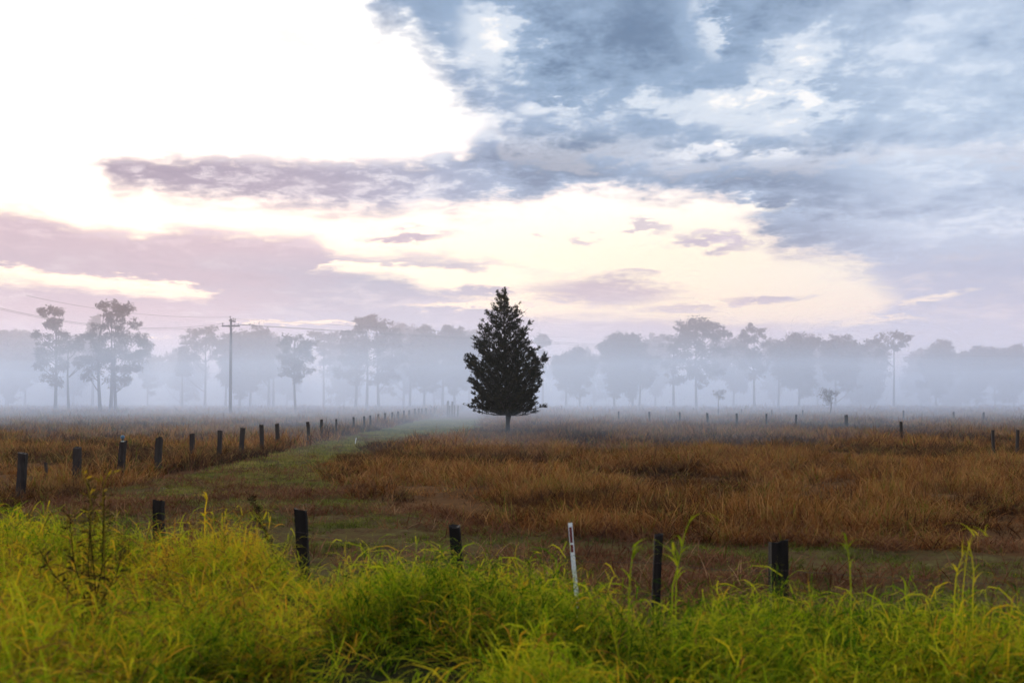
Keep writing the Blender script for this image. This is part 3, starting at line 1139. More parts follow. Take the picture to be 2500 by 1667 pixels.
def build_marker():
    # white guide stake with dark red panels, bent from folded sheet
    d = 8.35
    top = P(1401, 1276, d)
    g = float(height(top[0], top[1]))
    h = top[2] - g
    k = 8.35 / F
    root = link('marker_stake', None, loc=(top[0] + 0.06, top[1], g))
    tag(root, 'white marker stake with dark red panels standing by the roadside fence', 'marker')
    M_W = plain_mat('white_enamel', (0.66, 0.67, 0.70), 0.5, spot=0.4)
    M_R = plain_mat('red_reflector', (0.12, 0.004, 0.008), 0.4)
    b = MB()
    ln = -0.075     # leans left toward the top
    N = 8
    # angle section: a broad face and a return flange, narrowing to a point in the ground
    for fx0, fx1, y0, y1 in ((-0.018, 0.018, 0.0, 0.004), (0.013, 0.018, 0.004, 0.034)):
        V = []
        for i in range(N):
            t = i / (N - 1)
            z = -0.2 + (h + 0.2) * t
            w = 0.55 + 0.45 * min(1, t * 1.6)
            cx = ln * z + (0.006 * math.sin(t * 5))
            V += [(cx + (fx0 * w if fx0 < 0 else fx0), y0, z), (cx + fx1, y0, z), (cx + fx1, y1, z), (cx + (fx0 * w if fx0 < 0 else fx0), y1, z)]
        Fq = []
        for i in range(N - 1):
            for q in range(4):
                Fq.append((i * 4 + q, i * 4 + (q + 1) % 4, i * 4 + 4 + (q + 1) % 4, i * 4 + 4 + q))
        Fq += [(0, 3, 2, 1), (N * 4 - 4, N * 4 - 3, N * 4 - 2, N * 4 - 1)]
        b.add(V, Fq)
    link('stake', b.mesh('stake', M_W), root)
    for a0, a1 in ((0.035, 0.165), (0.182, 0.245)):
        b = MB()
        z0, z1 = h - a1, h - a0
        b.add([(ln * z0 - 0.0175, -0.004, z0), (ln * z0 + 0.004, -0.004, z0), (ln * z1 + 0.004, -0.004, z1), (ln * z1 - 0.0175, -0.004, z1),
               (ln * z0 - 0.0175, -0.0005, z0), (ln * z0 + 0.004, -0.0005, z0), (ln * z1 + 0.004, -0.0005, z1), (ln * z1 - 0.0175, -0.0005, z1)],
              [(0, 1, 2, 3), (4, 7, 6, 5), (0, 4, 5, 1), (2, 6, 7, 3), (1, 5, 6, 2), (0, 3, 7, 4)])
        link('reflector', b.mesh('reflector', M_R), root)
    # little white peg on the track
    p = P(867, 1086, 49.5)
    g = float(height(p[0], p[1]))
    b = MB()
    V = []
    b.tube([(0, 0, -0.1), (0.01, 0, 0.12), (0.05, 0, 0.32), (0.055, 0, 0.34)], [0.018, 0.02, 0.018, 0.008], 6)
    o = link('marker_peg', b.mesh('marker_peg', M_W), loc=(p[0], p[1], g))
    tag(o, 'tiny white peg leaning on the mown track', 'peg')


build_marker()

# ------------------------------------------------------------------ foliage helpers


def leaf_cloud(centers, dirs, size, aspect, jitter, rng, val):
    """one elongated leaf quad (folded pair of verts) per centre"""
    n = len(centers)
    d = dirs + (rng.random((n, 3)) - .5) * jitter
    d /= np.linalg.norm(d, axis=1)[:, None] + 1e-9
    q = rng.normal(size=(n, 3))
    s = np.cross(d, q)
    s /= np.linalg.norm(s, axis=1)[:, None] + 1e-9
    L = size * (0.6 + 0.8 * rng.random(n))[:, None]
    Wd = L * aspect
    a = centers
    v = np.stack([a, a + d * L * .45 - s * Wd / 2, a + d * L, a + d * L * .45 + s * Wd / 2], 1).reshape(-1, 3)
    f = np.arange(4 * n).reshape(n, 4)
    return v, f, np.repeat(val, 4)


def build_lone_tree():
    D = 61.0
    r = np.random.default_rng(3)
    bx = P(1239, 1043, D)
    gz = float(height(bx[0], D))
    root = link('cypress_tree', None, loc=(bx[0], D, gz))
    tag(root, 'lone dark cone-shaped evergreen tree standing in the brown paddock', 'tree')
    m = D / F      # metres per photo pixel there
    Zp = lambda py: CAMH - (py - HZ) * m - gz
    # outline read from the photo: row, left and right edge
    rows = np.array([(700, 1229, 1230), (712, 1219, 1240), (725, 1213, 1244), (745, 1209, 1246), (760, 1205, 1258), (775, 1192, 1272), (800, 1179, 1274), (820, 1160, 1284), (850, 1156, 1298), (870, 1145, 1318),
                     (890, 1142, 1329), (905, 1146, 1326), (920, 1147, 1321), (945, 1154, 1319), (970, 1162, 1312), (985, 1150, 1318), (998, 1164, 1304), (1006, 1195, 1285)], float)
    zz = Zp(rows[:, 0])[::-1]
    Lr, Rr = ((1239 - rows[:, 1]) * m)[::-1], ((rows[:, 2] - 1239) * m)[::-1]
    ztop, zbot = zz[-1], zz[0]

    def radius(z, phi):
        l, rr = np.interp(z, zz, Lr), np.interp(z, zz, Rr)
        c = math.cos(phi)
        return 0.95 * max(0.05, (rr if c > 0 else l) * abs(c) ** 1.2 + (1 - abs(c) ** 1.2) * 0.5 * (l + rr))
    tx = lambda z: -0.25 * max(0, z) / ztop      # trunk drifts a little left toward the top
    # trunk
    tb = MB()
    hs = np.linspace(-0.3, ztop - .15, 22)
    tp = np.array([(tx(z) + .04 * math.sin(z * 1.7), .05 * math.sin(z * 1.1 + 1), z) for z in hs])
    tr = np.interp(hs, [-.3, 0, .5, 1.2, 3, 6, ztop], [.22, .17, .135, .12, .10, .06, .012])
    tb.tube(tp, tr, 9)
    # a second stem leaves the trunk just under the crown
    tb.tube([(0.02, 0, .55), (.10, .02, .9), (.22, .05, 1.4), (.40, .1, 2.2), (.62, .1, 3.6), (.9, .1, 5.2)], [.05, .07, .065, .055, .04, .015], 7)
    V, D_, VAL = [], [], []
    nb = 320
    zq = np.linspace(zbot + .1, ztop - .1, 200)
    wq = np.cumsum(0.28 + np.interp(zq, zz, Lr) * .5)
    ends = []
    for i in range(nb):
        zt = float(np.interp((i + r.random()) / nb * wq[-1], wq, zq))
        phi = i * 2.39996 + r.random() * .5
        rad = radius(zt, phi) * (0.86 + .22 * r.random()) * (.80 + .36 * vnoise(zt * 1.1, phi * 1.3, 1.0, 4))
        ends.append((zt, phi, float(rad)))
    for px, py in ((1267, 742), (1263, 757), (1270, 765), (1291, 790), (1288, 806), (1194, 762), (1183, 785), (1178, 796), (1146, 868), (1144, 880), (1331, 878), (1328, 868), (1143, 990), (1326, 992), (1160, 826), (1312, 850)):
        ends.append((Zp(py), 0.0 if px > 1239 else math.pi, abs(px - 1239) * m))
        ends.append((Zp(py + 14), 0.35 if px > 1239 else math.pi - .35, abs(px - 1239) * m * .85))
    for zt, phi, rad in ends:
        ex, ey = rad * math.cos(phi), rad * math.sin(phi)
        rise = 0.55 + .5 * r.random()
        if zt < zbot + 1.0:
            rise = 0.05 + .3 * r.random()
        z0 = max(1.25, zt - rad * rise - .15)
        if zt < zbot + .9:
            z0 = min(z0, zt + .1)
        a = np.array([tx(z0), 0, z0])
        e = np.array([ex + tx(zt) * (0.2 if rad > .5 else 1), ey, zt])
        mid = (a + e) / 2 + np.array([0, 0, -.10 * rad]) + (r.random(3) - .5) * .12
        ts = np.linspace(0, 1, 6)
        path = np.array([(1 - t) ** 2 * a + 2 * t * (1 - t) * mid + t * t * e for t in ts])
        tb.tube(path, np.linspace(.030, .007, 6) * (0.6 + rad * .35), 4, cap=False)
        # twigs with brushy tufts that point up and out
        ntw = int(5 + rad * 7.5)
        for k in range(ntw):
            t = 1 - 0.86 * r.random() ** 1.7 if rad > .5 else r.random()
            c = (1 - t) ** 2 * a + 2 * t * (1 - t) * mid + t * t * e
            out = np.array([math.cos(phi), math.sin(phi), .55])
            td = out + (r.random(3) - .5) * 1.7
            td[2] = abs(td[2]) * .8 + .1
            td /= np.linalg.norm(td)
            ln = (.14 + .22 * r.random()) * min(1, .35 + rad * .8)
            tipp = c + td * ln
            tb.tube([c, tipp], [.007, .004], 3, cap=False)
            nl = int((10 + 8 * r.random()) * (1.25 - .35 * sstep(c[2], ztop * .45, ztop * .7)))
            s = r.random(nl) ** .7
            cc = c + (tipp - c) * s[:, None] + (r.random((nl, 3)) - .5) * .07
            V.append(cc)
            D_.append(np.broadcast_to(td, (nl, 3)))
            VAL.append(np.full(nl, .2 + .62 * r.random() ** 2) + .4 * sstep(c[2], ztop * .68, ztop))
    link('trunk', tb.mesh('trunk', M_BARK, True), root)
    C, DD, VV = np.vstack(V), np.vstack(D_), np.concatenate(VAL)
    v, f, val = leaf_cloud(C, DD, .125, .30, 1.5, r, VV)
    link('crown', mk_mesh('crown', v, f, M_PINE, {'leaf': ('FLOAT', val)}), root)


build_lone_tree()


def far_tree(px, d, clumps, label, trunks=None, seed=0, dens=1.0, leaf=.46, name='gum_tree', group='trees standing in the fog'):
    """clumps: list of (px, py, rx, ry) in photo pixels; every clump is a lobe of leaves carried by a limb"""
    r = np.random.default_rng(seed)
    m = d / F
    X0 = (px - 1250) * m
    g = float(height(X0, d))
    root = link(name, None, loc=(X0, d, g))
    tag(root, label, 'tree', group)
    Zp = lambda py: CAMH - (py - HZ) * m - g
    tb = MB()
    ymin = min(c[1] for c in clumps)
    ztop = Zp(ymin)
    trunks = trunks or [px]
    bases = []
    for tpx in trunks:
        x = (tpx - px) * m
        hh = ztop * (.82 if len(trunks) == 1 else .7)
        w = .013 * ztop + .08
        zs = np.linspace(-.3, hh, 8)
        wob = (r.random(2) - .5) * 1.2
        path = np.array([(x + wob[0] * math.sin(z / hh * 2.6) * .5, wob[1] * math.sin(z / hh * 2.2) * .5, z) for z in zs])
        tb.tube(path, np.linspace(w, w * .3, 8) * np.r_[1.25, np.ones(7)], 7)
        bases.append((x, path))
    V, D_, VAL = [], [], []
    for cx, cy, rx, ry in clumps:
        c = np.array([(cx - px) * m, 0, Zp(cy)])
        R = np.array([rx * m, (rx * m * .75 + ry * m * .25), ry * m])
        c[1] = (r.random() - .5) * R[1] * .9
        x, path = min(bases, key=lambda b: abs(b[0] - c[0]))
        i = int(np.argmin(np.abs(path[:, 2] - max(1.2, c[2] - abs(c[0] - x) * .9 - R[2] * .5))))
        a = path[i]
        mid = (a + c) / 2 + np.array([0, 0, -.12]) * np.linalg.norm(c - a) + (r.random(3) - .5) * .5
        pth = np.array([(1 - t) ** 2 * a + 2 * t * (1 - t) * mid + t * t * c for t in np.linspace(0, 1, 6)])
        tb.tube(pth, np.linspace(.11, .03, 6), 5, cap=False)
        nsub = max(6, int(13 * (rx * ry) ** .5 * m * dens / 2.2))
        for q in range(nsub):
            u = r.normal(size=3)
            u /= np.linalg.norm(u)
            stray = 1.35 if r.random() < .28 else 1.0
            s = c + u * R * (0.35 + .62 * r.random() ** .6) * stray
            tb.tube([c + (s - c) * .1, (c + s) / 2 + (r.random(3) - .5) * .3, s], [.03, .02, .01], 3, cap=False)
            sr = ((.16 + .22 * r.random()) * R.mean() + .22) / stray ** 1.6
            nl = int(56 * dens * (sr / .6) ** 1.6) + 14
            pts = s + np.clip(r.normal(size=(nl, 3)) * .5, -1.1, 1.1) * sr * np.array([1.15, 1.15, .75])
            V.append(pts)
            dd = np.broadcast_to(np.array([0, 0, -.35]), (nl, 3)) + (pts - s) * .6
            D_.append(dd)
            VAL.append(np.full(nl, .15 + .7 * r.random()))
    link('trunk', tb.mesh('trunk', M_BARK, True), root)
    v, f, val = leaf_cloud(np.vstack(V), np.vstack(D_), leaf * d / 180, .42, 1.3, r, np.concatenate(VAL))
    link('crown', mk_mesh('crown', v, f, M_GUM, {'leaf': ('FLOAT', val)}), root)


def auto_clumps(x0, x1, ytop, ybot, seed, n=14, peak=.5, flat=.35):
    """lobes that fill a crown of that extent, highest near peak"""
    r = np.random.default_rng(seed)
    out = []
    w = x1 - x0
    for i in range(n):
        u = (i + .5) / n + (r.random() - .5) * .1
        top = ytop + (ybot - ytop) * (abs(u - peak) / max(peak, 1 - peak)) ** 1.6 * (1 - flat) * .75 + (r.random() ** 2) * 26
        bot = ybot + (r.random() - .62) * 62
        rx = w * (.10 + .10 * r.random())
        ry = rx * (.75 + .4 * r.random())
        cx = x0 + rx * .8 + (w - 1.6 * rx) * u
        out.append((cx, top + ry, rx, ry))
        yy = top + ry * 2.1
        while yy < bot - ry * .5:
            if r.random() < .74:
                k = 1 - .35 * (yy - top) / (ybot - top + 1)
                cxx = x0 + w * .5 + (cx - x0 - w * .5) * k + (r.random() - .5) * rx
                out.append((cxx, yy, rx * (.8 + .5 * r.random()), ry * (.7 + .4 * r.random())))
            yy += ry * 1.25
    return out


def build_treeline():
    far_tree(135, 160, [(130, 757, 15, 16), (108, 762, 9, 13), (150, 765, 9, 14), (132, 785, 20, 14), (118, 790, 8, 14), (140, 805, 11, 14), (90, 815, 13, 12), (135, 830, 24, 16), (105, 828, 16, 12), (160, 822, 10, 10), (100, 855, 12, 16),
                        (140, 862, 24, 20), (112, 880, 20, 18), (95, 890, 12, 14), (150, 895, 20, 18), (130, 915, 24, 18), (140, 935, 16, 12)],
             'tall narrow foggy tree with two tufts at its top, far left', [135], 1)
    far_tree(170, 158, [(198, 820, 12, 9), (185, 832, 16, 11), (195, 845, 12, 10), (172, 848, 9, 8), (205, 880, 12, 12), (192, 890, 10, 8)],
             'thin foggy tree with a bent leaning stem between two tall trees', [168], 2)
    far_tree(270, 155, [(288, 742, 15, 14), (255, 750, 13, 16), (275, 760, 20, 14), (312, 752, 14, 10), (300, 768, 20, 12), (258, 775, 12, 14), (285, 790, 22, 14), (325, 790, 13, 11), (250, 800, 20, 12), (218, 820, 12, 9), (245, 825, 24, 18),
                        (295, 822, 32, 22), (335, 832, 24, 18), (355, 848, 16, 15), (265, 855, 34, 22), (310, 862, 34, 22), (345, 868, 20, 16), (230, 850, 16, 14), (205, 880, 20, 14), (245, 890, 26, 20), (290, 900, 30, 22), (325, 895, 18, 16),
                        (215, 915, 16, 18), (285, 932, 26, 14), (310, 930, 14, 12)],
             'largest foggy tree at the left with a high knobbly top', [245, 270, 283], 3, dens=1.1)
    far_tree(60, 250, auto_clumps(0, 120, 800, 930, 4, 10, .5, .6), 'pale rounded tree at the left edge, nearly lost in fog', None, 4, leaf=.5)
    far_tree(225, 240, auto_clumps(200, 255, 757, 900, 5, 6, .5, .3), 'pale tree ghosting behind the largest left tree', None, 5, dens=.7, leaf=.5)
    far_tree(360, 235, auto_clumps(338, 385, 858, 950, 6, 5, .5, .4), 'small pale tree just right of the largest left tree', None, 6, dens=.7)
    far_tree(500, 205, [(505, 800, 22, 14), (480, 815, 20, 14), (455, 830, 16, 14), (515, 825, 22, 16), (490, 845, 26, 14), (450, 855, 16, 14), (520, 860, 16, 14), (470, 870, 18, 12), (445, 905, 12, 12), (540, 840, 16, 14)],
             'foggy tree with a spreading crown left of the utility pole', [500], 7, dens=.9)
    far_tree(445, 210, auto_clumps(425, 470, 840, 925, 8, 4, .5, .4), 'slim low foggy tree at the left of the pole group', None, 8, dens=.6)
    far_tree(565, 208, auto_clumps(520, 620, 795, 945, 9, 9, .6, .6), 'broad foggy tree directly behind the utility pole', [550, 585], 9)
    far_tree(635, 205, auto_clumps(585, 690, 788, 940, 10, 10, .4, .6), 'broad foggy tree right of the utility pole', [610, 655, 668], 10)
    far_tree(722, 150, [(720, 828, 28, 13), (695, 842, 22, 14), (750, 842, 22, 14), (722, 852, 34, 18), (690, 868, 16, 12), (755, 868, 18, 14), (722, 880, 30, 18), (738, 900, 22, 16), (706, 902, 20, 14), (722, 922, 16, 12)],
             'darkest rounded foggy tree with a stout trunk, between pole and big tree', [722], 11, dens=1.1)
    far_tree(790, 215, [(770, 812, 18, 12), (795, 822, 20, 12), (815, 818, 12, 10), (780, 840, 22, 14), (810, 845, 18, 12), (790, 860, 18, 10), (800, 880, 16, 8)],
             'foggy tree with a bare straight trunk and small high crown', [791], 12, dens=.8)
    far_tree(895, 185, [(898, 772, 22, 14), (880, 785, 18, 12), (915, 785, 16, 14), (940, 793, 17, 14), (855, 808, 16, 14), (890, 805, 30, 18), (930, 815, 24, 16), (965, 815, 14, 13), (845, 835, 18, 14), (880, 840, 32, 20), (925, 848, 32, 20), (968, 840, 16, 16),
                        (850, 870, 22, 18), (890, 880, 34, 22), (935, 888, 30, 20), (830, 905, 16, 14), (865, 915, 24, 18), (910, 920, 28, 16), (955, 915, 22, 16), (980, 870, 14, 16)],
             'tall wide foggy tree with a peaked crown, left of the lone tree', [868, 895, 925], 13, dens=1.1)
    far_tree(1030, 200, auto_clumps(985, 1085, 792, 945, 14, 10, .6, .75), 'foggy tree with a level crown right of the peaked tree', [1000, 1035], 14)
    far_tree(1105, 198, auto_clumps(1055, 1165, 788, 945, 15, 11, .4, .6), 'foggy tree whose right side hides behind the lone tree', [1080, 1110], 15)
    far_tree(1325, 240, [(1325, 815, 13, 11), (1318, 830, 11, 10), (1332, 836, 12, 12), (1325, 860, 12, 12), (1330, 885, 12, 12)], 'thin pale tree just right of the lone tree', [1325], 16, dens=.6, leaf=.5)
    far_tree(1405, 200, auto_clumps(1340, 1465, 842, 955, 17, 11, .55, .5), 'low rounded foggy tree right of the lone tree', [1380, 1415], 17)
    far_tree(1530, 195, auto_clumps(1460, 1605, 806, 950, 18, 13, .42, .75), 'wide foggy tree with a flat dense top, right half', [1500, 1545, 1560], 18)
    far_tree(1690, 190, [(1700, 790, 32, 14), (1665, 800, 22, 14), (1735, 800, 20, 14), (1700, 812, 40, 16), (1650, 822, 22, 14), (1755, 806, 16, 12), (1775, 818, 14, 10), (1745, 826, 24, 14), (1690, 838, 36, 18), (1640, 845, 22, 16), (1660, 870, 30, 20),
                         (1715, 865, 30, 20), (1760, 855, 22, 18), (1640, 895, 22, 20), (1690, 900, 30, 22), (1740, 895, 26, 20), (1660, 925, 22, 16), (1710, 928, 22, 16)],
             'highest foggy tree right of the lone tree with a domed crown', [1645, 1700], 19, dens=1.05)
    far_tree(1842, 195, [(1842, 800, 18, 12), (1825, 815, 14, 12), (1860, 812, 12, 11), (1842, 828, 22, 14), (1815, 845, 18, 14), (1865, 842, 18, 14), (1842, 860, 26, 18), (1815, 885, 18, 18), (1860, 890, 22, 20), (1842, 920, 20, 16)],
             'foggy tree with a narrow open top right of the domed one', [1842], 20, dens=.85)
    far_tree(1935, 200, auto_clumps(1870, 2005, 808, 945, 21, 11, .75, .7), 'foggy tree with a ragged crown rising to its right', [1900, 1950], 21, dens=.8)
    far_tree(2055, 205, auto_clumps(1995, 2115, 812, 945, 22, 10, .6, .75), 'ragged pale tree left of the flat-topped one', [2040], 22, dens=.8)
    far_tree(2180, 200, [(2180, 820, 28, 9), (2205, 830, 18, 8), (2150, 825, 22, 11), (2125, 835, 18, 12), (2165, 842, 26, 10), (2195, 845, 16, 8), (2140, 858, 24, 14)], 'flat-topped foggy tree spreading to the right on a thin stem', [2182], 23, dens=.75)
    far_tree(2285, 235, auto_clumps(2240, 2335, 825, 950, 24, 8, .7, .5), 'very pale tree in a clump right of the gap', None, 24, dens=.9, leaf=.5)
    far_tree(2385, 240, auto_clumps(2330, 2440, 836, 955, 25, 9, .6, .7), 'very pale tree near the right edge of the treeline', None, 25, dens=.9, leaf=.5)
    far_tree(2475, 238, auto_clumps(2425, 2535, 830, 955, 26, 9, .5, .7), 'very pale tree cut by the right edge', None, 26, dens=.9, leaf=.5)
    # a paler row behind closes most of the gaps
    back = [(15, 815), (178, 806), (440, 850), (585, 800), (660, 812), (700, 818), (840, 806), (985, 800), (1060, 812), (1145, 806), (1270, 845), (1385, 862), (1450, 826), (1600, 812), (1790, 826), (1890, 816), (1995, 832), (2100, 822), (2250, 852), (2330, 842), (2430, 850), (2545, 838)]
    for i, (px, py) in enumerate(back):
        w = 36 + 36 * ((i * 7) % 5) / 4
        py += ((i * 11) % 7 - 3) * 5
        far_tree(px, 235 + 9 * ((i * 5) % 7), auto_clumps(px - w, px + w, py, 962, 50 + i, 8, .35 + .3 * ((i * 3) % 4) / 3, .6), f'{("first second third fourth fifth sixth seventh eighth ninth tenth 11th 12th 13th 14th 15th 16th 17th 18th 19th 20th 21st 22nd 23rd 24th 25th 26th").split()[i]} tree from the left in the palest row behind the others', None, 50 + i, dens=.58, leaf=.58, group='palest row of trees in the fog')
    # two small bushes in front of the right treeline
    far_tree(2023, 118, [(2012, 958, 12, 8), (2032, 957, 10, 8), (2022, 966, 14, 9), (2024, 978, 9, 7)], 'small vase-shaped bush standing alone in the right fog', [2023], 31, dens=1.2, leaf=.24, name='bush', group='small bushes in the fog')
    far_tree(1757, 150, [(1750, 958, 9, 7), (1764, 957, 9, 7), (1757, 966, 11, 7)], 'fainter small bush left of the vase-shaped one', [1757], 32, dens=1.0, leaf=.24, name='bush', group='small bushes in the fog')


build_treeline()

# ------------------------------------------------------------------ utility pole and its lines


def build_pole():
    d = 125.0
    m = d / F
    top = P(564, 778, d)
    g = float(height(top[0], d))
    h = top[2] - g
    root = link('utility_pole', None, loc=(top[0], d, g))
    tag(root, 'timber utility pole with two crossarms standing in the foggy field', 'utility pole')
    b = MB()
    b.tube([(-.10, 0, -.4), (-.08, 0, 3), (-.03, 0, 8), (0, 0, h)], [.20, .185, .16, .135], 10)
    link('shaft', b.mesh('shaft', M_POLE, True), root)
    M_INS = plain_mat('insulator_porcelain', (0.12, 0.09, 0.085), 0.3)
    M_STEEL = plain_mat('galvanised', (0.16, 0.16, 0.17), 0.5, 0.8)
    z2 = CAMH - (796 - HZ) * m - g
    # lower arm, square across
    b = MB()
    b.box((0.02, -.19, z2), (2.25, .14, .18))
    link('crossarm', b.mesh('crossarm', M_POLE), root)
    # upper arm seen nearly end on
    b = MB()
    b.box((.20, -.18, h - .30), (1.05, .14, .17), rotz=-.55, tilt=.22)
    link('crossarm', b.mesh('crossarm', M_POLE), root)
    b = MB()
    b.tube([(.52, -.22, z2 - .06), (.14, -.18, z2 - .55)], .025, 5)
    link('brace', b.mesh('brace', M_STEEL), root)

    def ins(x, y, z, k=1.0):
        q = MB()
        q.lathe([(.03, 0), (.03, .14 * k), (.08, .15 * k), (.085, .24 * k), (.05, .28 * k), (.07, .32 * k), (.04, .38 * k), (0.0, .40 * k)], (x, y, z), 8)
        link('insulator', q.mesh('insulator', M_INS, True), root)
    ins(-.98, -.19, z2 + .06)
    ins(.95, -.19, z2 + .06, .6)
    ins(.45, -.19, z2 + .06, .5)
    ins(-.10, -.05, h - .02)
    ins(.36, -.30, h - .30)
    ins(.62, -.42, h - .36)
    for x, z in ((-.18, z2 - .2), (.12, z2 - .3)):
        q = MB()
        q.lathe([(.0, 0), (.06, .01), (.06, .2), (.0, .22)], (x, -.18, z), 8)
        link('fuse', q.mesh('fuse', M_INS, True), root)
    M_LINE = plain_mat('power_cable', (0.02, 0.02, 0.022), 0.6)

    def span(a, e, rise, sag, t1, label, rad=.019):
        q = MB()
        ts = np.linspace(0, t1, 40)
        pts = [(a[0] + (e[0] - a[0]) * t, a[1] + (e[1] - a[1]) * t, a[2] + rise * t - 4 * sag * t * (1 - t)) for t in ts]
        q.tube(pts, rad, 5, cap=False)
        o = link('power_cable', q.mesh('power_cable', M_LINE))
        tag(o, label, 'cable', 'cables of the power line')
    ax = top[0]
    zz2, zt = z2 + g + .3, h + g + .2
    span((ax - .98, d - .19, zz2), (-75, 75), 14.2, 6.3, .62, 'upper cable of the heavy pair sagging from the pole to the left edge', .015)
    span((ax + .1, d - .19, zz2 - .15), (-75.6, 75), 14.0, 6.3, .62, 'lower cable of the heavy pair sagging from the pole to the left edge', .013)
    span((ax - .10, d - .05, zt), (-75, 75), 12.6, 4.6, .40, 'thin cable from the pole top running left', .012)
    span((ax + .95, d - .19, zz2 - .1), (150, 215), .18, 1.64, .80, 'upper cable running right from the pole behind the lone tree', .02)
    span((ax + .45, d - .19, zz2 - .1), (150, 213), -.7, 1.70, .80, 'lower cable running right from the pole behind the lone tree', .018)
    span((ax + .62, d - .42, zt - .25), (150, 211), .0, 1.5, .30, 'thin cable from the pole top running right', .012)


build_pole()

# ------------------------------------------------------------------ weeds standing above the verge


def build_weeds():
    M_STEM, N = new_mat('weed_stem')
    leaf_shader(M_STEM, N, N.ramp(attr(N, 'leaf'), [(0.0, (0.012, 0.009, 0.006)), (0.5, (0.05, 0.035, 0.010)), (0.75, (0.22, 0.16, 0.015)), (1.0, (0.50, 0.32, 0.02))]), .3, .5, 0)

    def weed(label, d, stems, leafn, seed, val, lsize, name='weed', spread=.05, aspect=.22, lo=.25, up=.6, rad=.005):
        """stems: list of photo paths [(px,py),...]"""
        r = np.random.default_rng(seed)
        p0 = P(stems[0][0][0], stems[0][0][1], d)
        g = float(height(p0[0], d))
        root = link(name, None, loc=(p0[0], d, g))
        tag(root, label, 'weed', 'weeds standing over the verge')
        tb = MB()
        V, D_, VL = [], [], []
        for st in stems:
            dd = d + (r.random() - .5) * .25
            pts = np.array([P(a, b, dd) for a, b in st]) - np.array([p0[0], d, g])
            base = pts[0].copy()
            base[2] = -.1
            pts = np.vstack([base, pts])
            n = len(pts)
            tb.tube(pts, np.linspace(rad, rad * .4, n), 5, cap=False)
            seglen = np.r_[0, np.cumsum(np.linalg.norm(np.diff(pts, axis=0), axis=1))]
            for k in range(leafn):
                s = (lo + (1 - lo) * r.random()) * seglen[-1]
                c = np.array([np.interp(s, seglen, pts[:, q]) for q in range(3)])
                u = r.normal(size=3)
                u[2] = abs(u[2]) * up
                V.append(c + u * spread * .3 * r.random())
                D_.append(u)
                VL.append(np.clip(val + (r.random() - .5) * .5, 0, 1))
        me = tb.mesh('stem', M_STEM)
        at = me.attributes.new('leaf', 'FLOAT', 'POINT')
        at.data.foreach_set('value', np.full(len(me.vertices), val * .8, np.float32))
        link('stem', me, root)
        v, f, vv = leaf_cloud(np.array(V), np.array(D_), lsize, aspect, .4, r, np.array(VL))
        link('leaves', mk_mesh('leaves', v, f, M_STEM, {'leaf': ('FLOAT', vv)}), root)
    weed('dark branching dead weed rising out of the green grass at the left', 5.7,
         [[(222, 1480), (215, 1380), (220, 1280), (225, 1200), (205, 1165)], [(230, 1480), (250, 1380), (252, 1280), (255, 1210), (248, 1175)], [(210, 1470), (180, 1370), (172, 1290), (168, 1240)], [(240, 1480), (285, 1400), (300, 1330)], [(200, 1480), (130, 1400), (95, 1340)],
          [(235, 1470), (225, 1350), (215, 1250), (235, 1210)]], 170, 201, .42, .045, rad=.005, lo=.1)
    weed('yellow withered stalk curling up beside the dead weed at the left', 5.8, [[(222, 1300), (222, 1230), (215, 1190), (205, 1165), (200, 1140)], [(255, 1300), (250, 1225), (252, 1190), (262, 1160), (285, 1150)]], 40, 202, .9, .05)
    weed('dark leaning seed head left of the tapering black post', 7.6, [[(690, 1400), (660, 1330), (640, 1285), (622, 1240), (607, 1205)]], 230, 203, .10, .035, spread=.035, lo=.55, up=1.0)

    def stalk(label, d, paths, nleaf, seed, val, llen, w=.010):
        """flowering grass: flat tapering stems along photo paths, long leaves that arch over"""
        r = np.random.default_rng(seed)
        p0 = P(*paths[0][0], d)
        g = float(height(p0[0], d))
        root = link('grass_stalk', None, loc=(p0[0], d, g))
        tag(root, label, 'grass stalk', 'stalks standing over the verge')
        org = np.array([p0[0], d, g])

        def ribbon(pts, w0, w1, out, v):
            pts = np.asarray(pts)
            side = np.array([math.cos(r.random() * .8), math.sin(r.random() * .8), 0])
            n = len(pts)
            base = sum(len(q) for q in out[0])
            ww = np.linspace(w0, w1, n)[:, None] / 2
            out[0].append(np.stack([pts - side * ww, pts + side * ww], 1).reshape(-1, 3))
            out[1].append(np.array([(base + 2 * i, base + 2 * i + 1, base + 2 * i + 3, base + 2 * i + 2) for i in range(n - 1)]))
            out[2].append(np.full(2 * n, v))
        st, lv = ([], [], []), ([], [], [])
        for path in paths:
            dd = d + (r.random() - .5) * .2
            q = np.array([P(a, b, dd) for a, b in path]) - org
            base = q[0].copy()
            base[2] = -.1
            q = np.vstack([base, q])
            t = np.linspace(0, 1, len(q))
            tt = np.linspace(0, 1, 12)
            q = np.c_[[np.interp(tt, t, q[:, k]) for k in range(3)]].T
            ribbon(q, w * .8, w * .35, st, val)
            for k in range(nleaf):
                u = .35 + .6 * r.random()
                p = np.array([np.interp(u, tt, q[:, j]) for j in range(3)])
                ph = r.random() * 6.283
                dr = np.array([math.cos(ph), math.sin(ph) * .7, .9 + .8 * r.random()])
                dr /= np.linalg.norm(dr)
                L = llen * (.6 + .7 * r.random())
                pts = []
                for _ in range(7):
                    pts.append(p.copy())
                    p = p + dr * L / 6
                    dr = dr + np.array([0, 0, -.34])
                    dr /= np.linalg.norm(dr)
                ribbon(pts, w * (.8 + .5 * r.random()), .001, lv, float(np.clip(val + (r.random() - .5) * .35, 0, 1)))
        for nm, o in (('stem', st), ('leaves', lv)):
            link(nm, mk_mesh(nm, np.vstack(o[0]), np.vstack(o[1]), M_STALK, {'leaf': ('FLOAT', np.concatenate(o[2]))}), root)
